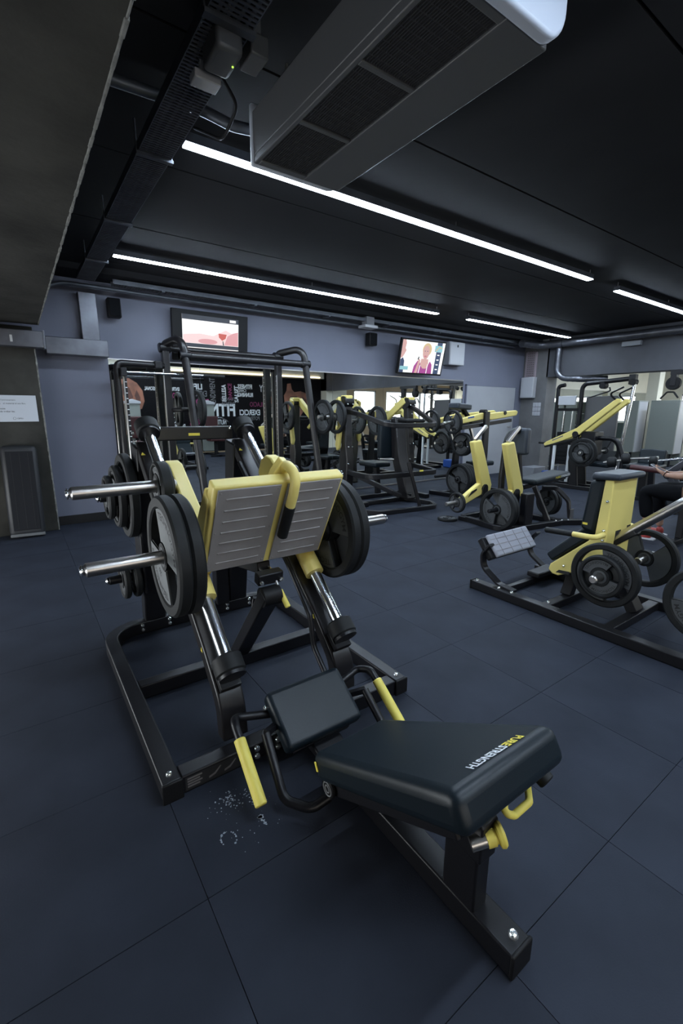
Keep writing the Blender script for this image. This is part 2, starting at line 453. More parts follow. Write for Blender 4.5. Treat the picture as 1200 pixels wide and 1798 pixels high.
strip(.45, 4.95, -1.10, 'ceiling strip lamp before the printed mural')
strip(9.6, 14.6, 3.9, 'ceiling strip lamp in the annex before its mirror')
strip(9.6, 14.6, 1.0, 'ceiling strip lamp in the annex nearer the treadmills')
cv = MB().mm((2.4, YR+.16, 2.325), (8.6, YR+.20, 2.318))
tag(MB().mm((2.4, YR+.205, 2.34), (8.6, YR+.235, 2.365)).build('cove_lamp', LMPW), 'warm narrow cove lamp along the beam over the mural', 'lamp')

# ------------------------------------------------------------------ air conditioner under the ceiling
ax0, ax1, ay0, ay1, az = 1.015, 1.485, .99, 2.115, 2.34
t = thing('air_conditioner', 'long grey air conditioner hung under the ceiling with a slatted intake', 'air conditioner', ((ax0+ax1)/2, (ay0+ay1)/2, az))
prof = [(ax0, az), (ax1-.02, az), (ax1-.004, az+.02), (ax1, az+.05), (ax1, az+.19), (ax0+.05, az+.215), (ax0, az+.16)]
def xz(poly, y, t_, mb=None):
    return (mb or MB()).prism(poly, (0, y, 0), (1, 0, 0), (0, 0, 1), t_)
gx0, gx1 = ax0+.02, ax0+.255
body = MB()
body.mm((ax0, ay0, az+.03), (ax1, ay1, az+.20))
body.mm((gx1, ay0, az), (ax1-.015, ay1, az+.03)).mm((ax0, ay0, az), (gx0, ay1, az+.03))
body.mm((gx0, ay1-.04, az), (gx1, ay1, az+.03)).mm((gx0, ay0, az), (gx1, ay0+.03, az+.03))
for k in (1, 2): y = ay0+(ay1-ay0)*k/3; body.mm((gx0, y-.012, az+.001), (gx1, y+.012, az+.03))
body.build('casing', ACM, t, bevel=.004)
for k in range(3):
    a, c = ay0+.03+(ay1-ay0-.05)*k/3, ay0+.012+(ay1-ay0-.05)*(k+1)/3
    g = MB(); n = 24
    for q in range(n): x = gx0+.006+(gx1-gx0-.012)*q/(n-1); g.mm((x-.0018, a, az+.006), (x+.0018, c, az+.016))
    for q in range(11): y = a+(c-a)*q/10; g.mm((gx0, y-.002, az+.008), (gx1, y+.002, az+.018))
    stuff(g.build('intake_grille', GRL, t))
MB().mm((gx0, ay0+.03, az+.022), (gx1, ay1-.04, az+.0295)).build('grille_shade_sheet', INK, t)  # black backing sheet added to give the dark shade behind the grille bars
cap = [(ax0-.006, az-.006)]
for k in range(9): a = -math.pi/2+math.pi/2*k/8; cap.append((ax1-.075+.085*math.cos(a), az+.079+.085*math.sin(a)))
cap += [(ax1+.010, az+.20), (ax1-.03, az+.235), (ax0-.006, az+.235)]
xz(cap, ay0-.022, .045).build('end_cap', ACE, t, bevel=.012, seg=3)
xz(cap, ay1+.012, .025).build('end_cap', ACE, t, bevel=.008)
em = MB().mm((ax1-.15, ay0-.0460, az+.12), (ax1-.09, ay0-.0452, az+.165)); em.mm((ax1-.19, ay0-.0460, az+.125), (ax1-.165, ay0-.0452, az+.16))
em.build('emblem', PLAD, t)
for (x, y) in ((1.1, 1.2), (1.4, 1.2), (1.1, 1.95), (1.4, 1.95)): MB().cyl((x, y, az+.195), (x, y, ZC), .007, 8).build('hanger', STL, t)
# pipe and flex feeding it
tag(MB().tube(fillet([(.30, 2.40, 2.612), (.62, 2.38, 2.612), (.88, 2.36, 2.612), (1.00, 2.30, 2.56), (1.10, 2.25, 2.548)], .2), .024).build('lagged_pipe', GALD), 'lagged grey pipe running from the beam to the air conditioner', 'pipe')

# ------------------------------------------------------------------ cable tray along the ceiling and router boxes
t = thing('cable_tray', 'dark perforated cable tray running along the ceiling beside the concrete beam', 'cable tray', (.745, 3.4, 2.52))
MB().mm((.665, 1.2, 2.52), (.669, 5.45, 2.565)).mm((.821, 1.2, 2.52), (.825, 5.45, 2.565)).build('side_rail', GALD, t)
g = MB(); n = 210
for k in range(n):
    y = 1.2+4.25*k/n
    g.mm((.669, y, 2.52), (.821, y+.008, 2.524))
for x in (.70, .735, .77, .80): g.mm((x-.006, 1.2, 2.524), (x+.006, 5.45, 2.527))
stuff(g.build('perforated_bed', GALD, t))
for y in (1.7, 2.7, 3.7, 4.7):
    MB().mm((.655, y-.015, 2.505), (.835, y+.015, 2.519)).cyl((.66, y, 2.51), (.66, y, ZC), .005, 8).cyl((.83, y, 2.51), (.83, y, ZC), .005, 8).build('bracket', GALD, t)
cb = MB()
for k, (x, z) in enumerate(((.70, 2.540), (.725, 2.537), (.76, 2.541), (.79, 2.537))):
    cb.tube([(x+.012*math.sin(q*1.7+k), 1.25+q*.21, z) for q in range(20)], .008, 8)
cb.build('cable', BLKB, t)
tag(MB().tube(fillet([(.80, 1.95, 2.53), (.92, 2.05, 2.50), (.93, 2.25, 2.46), (.86, 2.42, 2.56)], .1), .007, 8).build('loose_cable', BLKB), 'black loose cable looping down beside the cable tray', 'cable')
t = thing('router_box', 'pale router box with a green light under the ceiling', 'router', (.75, 1.79, 2.45))
MB().mm((.705, 1.715, 2.45), (.80, 1.865, 2.53)).build('casing', ACM, t, bevel=.015, seg=3)
MB().cyl((.785, 1.78, 2.451), (.785, 1.78, 2.447), .0035, 10).build('status_light', LED, t)
MB().mm((.73, 1.75, 2.525), (.78, 1.80, ZC)).build('mount', ACM, t)
t = thing('junction_box', 'small grey junction box beside the router box', 'box', (.94, 1.78, 2.5))
MB().mm((.845, 1.75, 2.50), (.915, 1.86, 2.57)).build('casing', ACM, t, bevel=.006)
MB().mm((.86, 1.78, 2.565), (.90, 1.83, ZC)).build('stem', ACM, t)
tag(MB().mm((.69, 1.90, 2.45), (.79, 1.965, 2.48)).mm((.72, 1.92, 2.475), (.76, 1.945, ZC)).build('socket_strip', PLAS, bevel=.004), 'pale socket strip hanging behind the router box', 'socket')

# ------------------------------------------------------------------ ducts and pipes along the back wall
def duct(name, label, a, c, rim=True, m=GALV):
    t = thing(name, label, 'duct', ((V(a)+V(c))/2)*1.0)
    MB().mm(a, c).build('casing', m, t, bevel=.006)
    return t
t = duct('air_duct', 'galvanised rectangular duct across the top of the concrete pier', (-.75, 5.46, 1.845), (.33, 5.579, 2.0))
MB().mm((.318, 5.452, 1.838), (.336, 5.58, 2.007)).build('flange', GALV, t, bevel=.002)
MB().mm((.055, 5.452, 1.885), (.075, 5.4605, 1.945)).build('scuff', mat('tape_scuff', (.5, .5, .5), .6), t)
duct('air_duct', 'galvanised rectangular duct on the lilac wall ending at the mirror', (.345, 5.62, 1.815), (.915, YB-.001, 1.982))
duct('vertical_duct', 'flat galvanised riser duct climbing the lilac wall', (.69, 5.70, 1.984), (.858, YB-.001, 2.46))
tag(MB().tube(fillet([(.31, 5.55, 2.40), (.55, 5.60, 2.50), (.85, 5.62, 2.505), (1.6, 5.64, 2.50), (3.4, 5.66, 2.50), (5.4, 5.66, 2.50), (8.2, 5.66, 2.50)], .25), .020, 10).build('wall_pipe', GALD), 'grey pipe running along the top of the back wall', 'pipe')
t = thing('wall_cable_tray', 'dark cable tray along the top of the back wall above the televisions', 'cable tray', (4.6, 5.6, 2.5))
MB().mm((1.0, 5.50, 2.535), (8.3, 5.503, 2.58)).mm((1.0, 5.62, 2.535), (8.3, 5.623, 2.58)).build('side_rail', GALD, t)
g = MB()
for k in range(260): x = 1.0+7.3*k/260; g.mm((x, 5.503, 2.535), (x+.010, 5.62, 2.538))
for y in (5.53, 5.56, 5.59): g.mm((1.0, y-.006, 2.538), (8.3, y+.006, 2.540))
stuff(g.build('perforated_bed', GALD, t))
for x in (1.5, 2.6, 3.7, 4.8, 5.9, 7.0, 8.0): MB().mm((x-.015, 5.49, 2.52), (x+.015, YB-.001, 2.534)).build('bracket', GALD, t)
struct(MB().mm((XL, 5.42, 2.60), (XR, YB, ZC)).build('ceiling_bulkhead', CEIL))
t = thing('emergency_light', 'small pale emergency light box on the back wall bulkhead', 'light', (4.42, 5.6, 2.45))
MB().mm((4.34, 5.48, 2.49), (4.48, 5.60, 2.60)).build('bracket', PLAD, t, bevel=.004)
MB().mm((4.29, 5.45, 2.445), (4.53, 5.62, 2.485)).build('casing', PLAS, t, bevel=.006)

def wall_speaker(x0, x1, z0, z1, label):
    t = thing('wall_speaker', label, 'speaker', ((x0+x1)/2, 5.72, z0))
    MB().mm((x0, 5.64, z0), (x1, 5.755, z1)).build('cabinet', BLKB, t, bevel=.012)
    MB().mm((x0+.012, 5.630, z0+.012), (x1-.012, 5.641, z1-.012)).build('grille', CLB, t, bevel=.004)
    MB().mm(((x0+x1)/2-.02, 5.75, (z0+z1)/2-.03), ((x0+x1)/2+.02, YB-.001, (z0+z1)/2+.03)).build('bracket', BLK, t)
wall_speaker(.955, 1.085, 2.235, 2.43, 'small black speaker on the lilac wall beside the riser duct')
wall_speaker(4.53, 4.68, 2.235, 2.42, 'small black speaker between the two televisions')
t = thing('electric_box', 'white wall cabinet beside the tilted television', 'cabinet', (6.5, 5.73, 2.05))
MB().mm((6.33, 5.66, 2.065), (6.73, YB-.001, 2.45)).build('body', PLAS, t, bevel=.006)
MB().mm((6.345, 5.652, 2.08), (6.715, 5.661, 2.435)).build('door', PLAS, t, bevel=.003)
MB().cyl((6.53, 5.652, 2.385), (6.53, 5.645, 2.385), .012, 12).mm((6.52, 5.645, 2.36), (6.54, 5.652, 2.40)).build('lock', BLKB, t)

# ------------------------------------------------------------------ televisions
def tv_frame(label, c, w, h, tilt, yaw=0.):
    t = thing('television', label, 'television', c)
    R = M.Rotation(yaw, 3, 'Z') @ M.Rotation(tilt, 3, 'X')
    c = V(c); ux = R @ V((1, 0, 0)); uz = R @ V((0, 0, 1)); n = R @ V((0, -1, 0))
    MB().box(c-n*.03, (w, .05, h), R).build('casing', BLKB, t, bevel=.006)
    MB().beam(c-n*.05, V((c.x, YB-.002, c.z+.10)), .05, .05).box((c.x, YB-.012, c.z+.10), (.2, .02, .2)).build('wall_bracket', BLK, t)
    return t, c, ux, uz, n
def poly_part(t, name, mm_, c, ux, uz, n, lift, poly):
    b = MB().flat(poly, c+n*lift, ux, uz); return b.build(name, mm_, t)
def ell(cx, cy, rx, ry, n=20, a0=0, a1=2*math.pi): return [(cx+rx*math.cos(a0+(a1-a0)*k/n), cy+ry*math.sin(a0+(a1-a0)*k/n)) for k in range(n)]
t, c, ux, uz, n = tv_frame('wide black television showing a pink picture, tilted above the power rack', (2.095, 5.70, 2.130), .945, .57, math.radians(7))
pic = MB().flat([(-.355, -.215), (.345, -.215), (.345, .235), (-.355, .235)], c+n*-.0045, ux, uz)
sc = pic.build('screen', S_W, t)
poly_part(t, 'picture_band', S_PL, c, ux, uz, n, -.0035, [(-.35, -.08), (.34, -.08), (.34, .03), (.18, .10), (.02, .02), (-.15, .035), (-.35, .01)])
poly_part(t, 'picture_fruit', S_P, c, ux, uz, n, -.0027, [(.16, -.075), (.34, -.075), (.34, .09), (.27, .07), (.20, .03)])
poly_part(t, 'picture_fruit', S_P, c, ux, uz, n, -.0027, ell(-.05, -.05, .12, .03))
poly_part(t, 'picture_heart', S_R, c, ux, uz, n, -.0019, [(.085, .055), (.19, .05), (.175, .00), (.13, -.025), (.09, .01)])
poly_part(t, 'picture_stem', S_DK, c, ux, uz, n, -.0012, [(.135, -.03), (.145, -.03), (.155, -.08), (.14, -.08)])
poly_part(t, 'picture_bar', S_DK, c, ux, uz, n, -.0019, [(-.355, .18), (.345, .18), (.345, .235), (-.355, .235)])
poly_part(t, 'picture_caption', S_W, c, ux, uz, n, -.001, [(.23, .192), (.31, .192), (.31, .222), (.23, .222)])
poly_part(t, 'picture_bar', S_DK, c, ux, uz, n, -.0019, [(-.355, -.125), (.345, -.125), (.345, -.082), (-.355, -.082)])
t, c, ux, uz, n = tv_frame('television showing a blonde woman in a magenta top, tilted beside the white cabinet', (5.52, 5.50, 2.11), .94, .54, math.radians(12), math.radians(-4))
MB().flat([(-.445, -.245), (.445, -.245), (.445, .245), (-.445, .245)], c+n*-.0045, ux, uz).build('screen', S_W, t)
pp = lambda nm, m_, l, p: poly_part(t, nm, m_, c, ux, uz, n, -.0045+l*.0008, p)
pp('picture_sidebar', S_B, 1, [(.275, -.245), (.385, -.245), (.385, .245), (.275, .245)])
pp('picture_logo', S_C, 2, [(.235, .10), (.40, .10), (.40, .20), (.235, .20)])
pp('picture_logo_stroke', S_BL, 3, [(.25, .12), (.27, .11), (.33, .17), (.38, .15), (.39, .165), (.33, .19)])
for q in range(4): pp('picture_caption', S_W, 3, [(.305, .045-q*.075), (.355, .045-q*.075), (.355, .062-q*.075), (.305, .062-q*.075)])
pp('picture_man', S_SK, 1, [(-.445, .245), (-.385, .245), (-.365, .20), (-.375, .12), (-.35, .09), (-.38, .03), (-.41, -.02), (-.445, -.03)])
pp('picture_man_shirt', S_B, 2, [(-.445, -.05), (-.40, -.02), (-.365, -.07), (-.36, -.245), (-.445, -.245)])
pp('picture_banner', S_C, 3, [(-.435, -.205), (-.27, -.205), (-.27, -.15), (-.435, -.15)])
pp('picture_hair', S_BL, 1, ell(.075, .125, .095, .10))
pp('picture_top', S_M, 2, [(-.17, -.245), (-.155, -.14), (-.09, -.05), (-.02, -.09), (.03, -.16), (.12, -.16), (.17, -.05), (.22, -.10), (.24, -.245)])
pp('picture_neck', S_SK, 3, [(-.02, -.02), (.13, -.02), (.145, -.13), (.10, -.17), (.03, -.17), (-.03, -.11)])
pp('picture_face', S_SK, 4, ell(.06, .08, .07, .105))
pp('picture_mouth', S_LP, 5, ell(.055, .02, .027, .014))
pp('picture_eye', S_B, 5, ell(.035, .10, .010, .006)); pp('picture_eye', S_B, 5, ell(.085, .10, .010, .006))
pp('picture_hand', S_SK, 4, [(-.13, -.245), (-.09, -.10), (-.075, -.02), (-.035, -.04), (-.045, -.11), (-.075, -.245)])
pp('picture_microphone', S_DK, 5, [(-.10, -.03), (-.085, .01), (-.065, .005), (-.08, -.045)])
pp('picture_strap', S_W, 5, [(-.05, -.245), (-.035, -.245), (-.02, -.12), (-.035, -.12)])
pp('picture_strap', S_W, 5, [(.115, -.245), (.13, -.245), (.135, -.10), (.12, -.10)])

# ------------------------------------------------------------------ right corner: box, tray, round duct
t = thing('fuse_box', 'white fuse box on the corner pier under a perforated tray', 'cabinet', (8.72, 5.63, 1.5))
MB().mm((8.66, 5.47, 1.535), (XR-.001, 5.76, 1.945)).build('body', PLAS, t, bevel=.008)
MB().mm((8.652, 5.485, 1.55), (8.661, 5.745, 1.93)).build('door', PLAS, t, bevel=.003)
t = thing('riser_tray', 'pink grey perforated riser tray above the fuse box', 'cable tray', (8.74, 5.6, 1.95))
g = MB(); g.mm((8.735, 5.50, 1.947), (8.739, 5.53, 2.44)).mm((8.735, 5.71, 1.947), (8.739, 5.74, 2.44))
for k in range(12):
    z = 1.947+k*.0425; g.mm((8.735, 5.53, z), (8.739, 5.71, z+.026))
    for q in range(5): y = 5.535+q*.04; g.mm((8.735, y, z), (8.739, y+.018, z+.0425))
g.build('perforated_plate', PINK, t)
MB().mm((8.74, 5.50, 1.947), (XR-.001, 5.512, 2.44)).mm((8.74, 5.728, 1.947), (XR-.001, 5.74, 2.44)).build('side_rail', PINK, t)
def spiral(path, r):
    b = MB(); P = fillet(path, .22, 10)
    # resample
    Q = [P[0]]; 
    for p in P[1:]:
        L = (p-Q[-1]).length; m_ = max(1, int(L/.03))
        s0 = Q[-1].copy()
        for k in range(1, m_+1): Q.append(s0.lerp(p, k/m_))
    n = 16; ring = [(math.cos(2*math.pi*k/n), math.sin(2*math.pi*k/n)) for k in range(n)]
    b.tube(Q, r, n)
    m = len(b.v)//n
    for i in range(m):
        if i % 3 == 0:
            for k in range(n): b.v[i*n+k] = Q[i]+(b.v[i*n+k]-Q[i])*1.06
    return b
tag(spiral([(8.0, 5.38, 2.52), (8.55, 5.32, 2.52), (8.60, 4.90, 2.52), (8.62, 2.0, 2.52)], .065).build('round_duct', GALV), 'ribbed round galvanised duct under the ceiling along the concrete beam', 'duct')
tag(spiral([(8.69, 5.02, 2.50), (8.69, 5.02, 1.90), (8.74, 4.55, 1.86), (8.99, 4.2, 1.86)], .055).build('round_duct', GALV), 'ribbed round duct dropping from the ceiling and bending under the beam', 'duct')
tag(MB().mm((XR-.075, 3.60, 2.36), (XR-.001, 3.90, 2.44)).build('junction_box', PLAD, bevel=.006), 'grey junction box at the top of the right concrete beam', 'box')

# ------------------------------------------------------------------ sign and aerobic step at the left pier
t = thing('notice_sign', 'white notice with Catalan rules fixed to the concrete pier', 'sign', (.05, 5.575, 1.14))
MB().mm((-.24, 5.570, 1.143), (.197, 5.579, 1.397)).build('board', mat('notice_board_white', (.50, .53, .58), .4), t, bevel=.001)
tx = MB(); ux, uz = V((1, 0, 0)), V((0, 0, 1))
for s, x, z, sz, bo in (("Quan acabis l'entrenament", -.20, 1.345, .021, 0), ('COL\u00b7LOCA', -.20, 1.312, .021, .012), ('el material al seu lloc.', -.075, 1.312, .021, 0), ('Deixa les coses', -.20, 1.262, .022, .010), ("com t'agrada trobar-les.", -.20, 1.235, .022, .010)):
    tx = MB(); put_text(tx, s, (x, 5.5692, z), ux, uz, sz, bold=bo); tx.build('lettering', INK, t)
tx = MB(); put_text(tx, 'CEPSU', (.02, 5.5692, 1.168), ux, uz, .018, bold=.012)
tx.build('lettering', INK, t); tx = MB()
tx.tube([(.0+.012*math.cos(6.283*k/16), 5.5692, 1.174+.012*math.sin(6.283*k/16)) for k in range(16)], .0012, 6, True)
tx.build('logo_ring', INK, t)
P0 = V((-.005, 5.44, .02))
t = thing('aerobic_step', 'dark grey aerobic step platform leaning upright on the concrete pier', 'step platform', (-.005, 5.44, 0))
R = M.Rotation(math.radians(-7), 3, 'X') @ M.Rotation(math.radians(1.5), 3, 'Y')
ctr = V((-.02, 5.475, .465))
MB().box(ctr, (.30, .10, .90), R).build('platform', mat('step_charcoal', (.016, .017, .020), .5), t, bevel=.045, seg=4)
MB().box(ctr+R @ V((0, -.052, .0)), (.225, .008, .78), R).build('tread', mat('step_tread', (.010, .0105, .013), .7, spec=.2, bump=.4, bscale=90), t, bevel=.01)
for sx in (-.07, 0, .07): MB().box(ctr+R @ V((sx, -.057, 0)), (.004, .004, .75), R).build('tread_groove', INK, t)
MB().box(ctr+R @ V((0, -.02, -.44)), (.29, .09, .03), R).build('edge_strip', mat('step_edge', (.10, .105, .11), .5), t, bevel=.008)

# ------------------------------------------------------------------ printed mural on the rear wall (seen in the mirror)
MY = YR+.004
t = thing('mural', 'black printed mural of fitness words and muscular torsos behind the viewer', 'mural', (5.5, MY, .4))
MB().mm((1.78, YR+.0005, .04), (8.77, MY, 2.30)).build('backing', MURB, t)
vx = V((-1, 0, 0)); vz = V((0, 0, 1))       # a reader in the room sees x running to -X
def mtext(words, m_):
    for (s, xr, z, w, h, rot, bo) in words:     # xr: room x of the text start (reader's left)
        vs, fs, ww = text2d(s, 1, bo)
        hh = .72; b = MB()
        if not rot: b.add([V((xr-x/ww*w, MY+.002, z+y/hh*h)) for x, y in vs], fs)
        else: b.add([V((xr-(-y/hh)*h*-1, MY+.002, z+x/ww*w)) for x, y in vs], fs)
        b.build('lettering', m_, t)
S = 1
mtext([('FITNESS', 5.62, 1.10, 1.42, .36, 0, .03), ('LIFE', 4.62, 1.86, .35, .16, 0, .02), ('BODY', 6.95, 1.84, .50, .22, 0, 0), ('FITNESS', 6.20, 1.92, .48, .13, 0, .03),
       ('RUNNING', 6.22, 1.68, .50, .12, 0, .03), ('EXERCICI', 6.45, 1.12, .70, .17, 0, .02), ('CARDIO', 6.0, 1.82, .40, .09, 0, 0), ('NUTRICIO', 5.30, .84, .55, .15, 0, .01),
       ('ENTRENADOR PERSONAL', 3.95, 1.80, .95, .10, 0, .01), ('POTENCIA', 3.85, 1.05, .55, .14, 0, .01), ('SALUDABLE', 3.98, .90, .62, .12, 0, .01), ('PERDUA DE PES', 4.05, .72, .80, .15, 0, .02), ('BELLESA', 5.33, 1.52, .5, .13, 1, .02), ('SALUT', 5.72, 1.5, .5, .12, 1, .02)], WHP)
mtext([('EXERCICI', 4.75, 1.66, .60, .17, 0, 0), ('RENDIMENT', 5.0, 1.38, .82, .17, 1, 0), ('TRAINING', 5.62, 1.55, .45, .10, 0, 0), ('ENERGIA', 5.62, 1.40, .45, .12, 0, .01), ('POTENCIA', 6.42, .96, .55, .12, 0, .01), ('GYM', 4.62, .66, .3, .14, 0, 0)], MURG)
mtext([('ESPORT', 4.80, 1.42, .62, .17, 0, .02), ('WELLNESS', 4.98, .82, .80, .18, 0, .02), ('WORKOUT', 3.95, 1.60, .60, .15, 0, .02), ('DANCE', 5.52, 1.58, .48, .12, 1, .02), ('MUSCULACIO', 7.0, 1.38, .9, .15, 0, .0)], MURM)
def mpoly(pts, m_, lift): MB().flat([(x, z) for x, z in pts], (0, MY+lift, 0), (1, 0, 0), (0, 0, 1)).build('torso_print', m_, t)
mpoly([(2.36, 2.05), (2.62, 2.10), (2.82, 1.98), (2.95, 1.78), (2.98, 1.50), (2.90, 1.30), (2.80, 1.25), (2.78, .95), (2.70, .6), (2.36, .6)], MURS, .0012)
mpoly([(2.45, 1.95), (2.62, 1.85), (2.70, 1.60), (2.60, 1.45), (2.50, 1.55), (2.42, 1.75)], MURS2, .0018)
mpoly([(2.80, 1.80), (2.88, 1.60), (2.86, 1.38), (2.78, 1.45), (2.74, 1.65)], MURS2, .0018)
mpoly([(2.42, 1.40), (2.62, 1.32), (2.60, .9), (2.45, .7)], MURS2, .0018)
mpoly([(7.45, 2.12), (7.58, 2.14), (7.62, 1.95), (7.72, 1.86), (7.95, 1.90), (8.15, 1.84), (8.28, 1.62), (8.30, 1.30), (8.20, 1.12), (8.10, 1.30), (7.95, 1.10), (7.85, .62), (7.45, .62), (7.42, 1.05), (7.34, 1.45), (7.32, 1.75), (7.42, 1.90)], MURS, .0012)
mpoly([(7.55, 1.72), (7.80, 1.74), (7.90, 1.58), (7.75, 1.45), (7.52, 1.50)], MURS2, .0018)
mpoly([(7.58, 1.40), (7.80, 1.35), (7.80, .9), (7.52, .8)], MURS2, .0018)
mpoly([(8.02, 1.72), (8.18, 1.62), (8.20, 1.35), (8.05, 1.42)], MURS2, .0018)
mpoly([(6.62, 1.62), (6.74, 1.78), (6.86, 1.70), (6.86, 1.44), (6.72, 1.36), (6.60, 1.44)], MURS, .0012)

# ------------------------------------------------------------------ weight plates: one prototype per size, then copies
PLATES = {}
def ring_sector(b, r0, r1, a0, a1, z0, z1, mi=0, n=16):
    pts = [(r1*math.cos(a0+(a1-a0)*k/n), r1*math.sin(a0+(a1-a0)*k/n)) for k in range(n+1)]+[(r0*math.cos(a1+(a0-a1)*k/n), r0*math.sin(a1+(a0-a1)*k/n)) for k in range(n+1)]
    m = len(pts)
    b.add([V((x, y, z0)) for x, y in pts]+[V((x, y, z1)) for x, y in pts],
          [tuple(reversed(range(m))), tuple(range(m, 2*m))]+[(i, (i+1) % m, m+(i+1) % m, m+i) for i in range(m)], mi)
def plate_proto(R, T, face, txt=True):
    rin = R*.80; h = T/2; parts = []
    b = MB()
    b.lathe([(rin, -h*.7), (rin+.006, -h), (R-.008, -h), (R, -h+.008), (R, h-.008), (R-.008, h), (rin+.006, h), (rin, h*.7)], (0, 0, 0), (0, 0, 1), 48, closed=True)
    for a in (.35, .35+math.pi): ring_sector(b, R*.10, rin+.004, a, a+2.05, -h*.55, h*.55)
    b.lathe([(.030, -h*.9), (.052, -h*.9), (.052, h*.9), (.030, h*.9)], (0, 0, 0), (0, 0, 1), 24, closed=True)
    parts.append(('disc', b.mesh('disc'), RUB))
    for a in (.35, .35+math.pi):
        b = MB(); ring_sector(b, max(.056, R*.24), rin-.002, a+.03, a+2.02, h*.55, h*.80); ring_sector(b, max(.056, R*.24), rin-.002, a+.03, a+2.02, -h*.80, -h*.55)
        parts.append(('face_panel', b.mesh('face_panel'), face))
    b = MB(); b.lathe([(.0262, -h*.95), (.038, -h*.95), (.038, h*.95), (.0262, h*.95)], (0, 0, 0), (0, 0, 1), 24, closed=True)
    parts.append(('hub_ring', b.mesh('hub_ring'), DGR))
    if txt:
        for a, w_, r_, z_ in ((.35+1.02, 'TECHNOGYM', .62, .17), (.35+math.pi+1.02, 'TECHNOGYM', .62, .17), (.35+1.02, '20' if R > .2 else '10', .38, .14)):
            b = MB(); put_arc(b, w_, R*r_, a, R*z_, h*.80+.0006, bold=.012); parts.append(('lettering', b.mesh('lettering'), INK))
    for _, me, m_ in parts: me.materials.append(m_)
    return parts
for key, (R_, T_, fc) in {'big': (.225, .046, GRY), 'bigdark': (.225, .046, DGR), 'mid': (.165, .040, DGR), 'midgrey': (.165, .040, GRY), 'small': (.115, .034, DGR), 'smallgrey': (.103, .050, GRY)}.items():
    PLATES[key] = plate_proto(R_, T_, fc)
def plate(kind, pos, axis, label, spin=0., group=None, cat='weight plate'):
    t = thing('weight_plate', label, cat, pos, group=group)
    z = V(axis).normalized(); q = V((0, 0, 1)).rotation_difference(z)
    t.rotation_mode = 'QUATERNION'; t.rotation_quaternion = q @ V((0, 0, 1)).rotation_difference(V((0, 0, 1)))
    from mathutils import Quaternion
    t.rotation_quaternion = q @ Quaternion((0, 0, 1), spin)
    for nm, me, m_ in PLATES[kind]:
        o = bpy.data.objects.new(nm, me); COL.objects.link(o); o.parent = t
    return t

# ------------------------------------------------------------------ leg press (the near machine)
XC = .78
lp = thing('leg_press', 'plate-loaded leg press with yellow carriage and dark reclined bench', 'leg press', (XC, 1.6, 0))
def YZ(x, y, z): return V((x, y, z))
MB().bar(fillet([(.273, 1.336, .036), (.273, 2.632, .036), (1.287, 2.632, .036), (1.287, 1.336, .036)], .17, 8), .062, .072).build('base_frame', BLK, lp, bevel=.006)
fb = MB().mm((.304, 1.338, .002), (1.256, 1.40, .070)).build('front_bar', BLK, lp, bevel=.005)
MB().mm((.304, 1.95, .004), (1.256, 2.01, .070)).build('cross_bar', BLK, lp, bevel=.005)
for x in (.273, 1.287): MB().mm((x-.034, 1.326, .0), (x+.034, 1.3365, .074)).build('end_cap', BLKB, lp, bevel=.004)
bolts(lp, [(.273, 1.37, .072), (1.287, 1.37, .072)], (0, 0, 1))
bolts(lp, [(.575, 1.338, .052), (.575, 1.338, .020), (.985, 1.338, .052), (.985, 1.338, .020), (.66, 1.338, .05), (.66, 1.338, .02)], (0, -1, 0), .012)
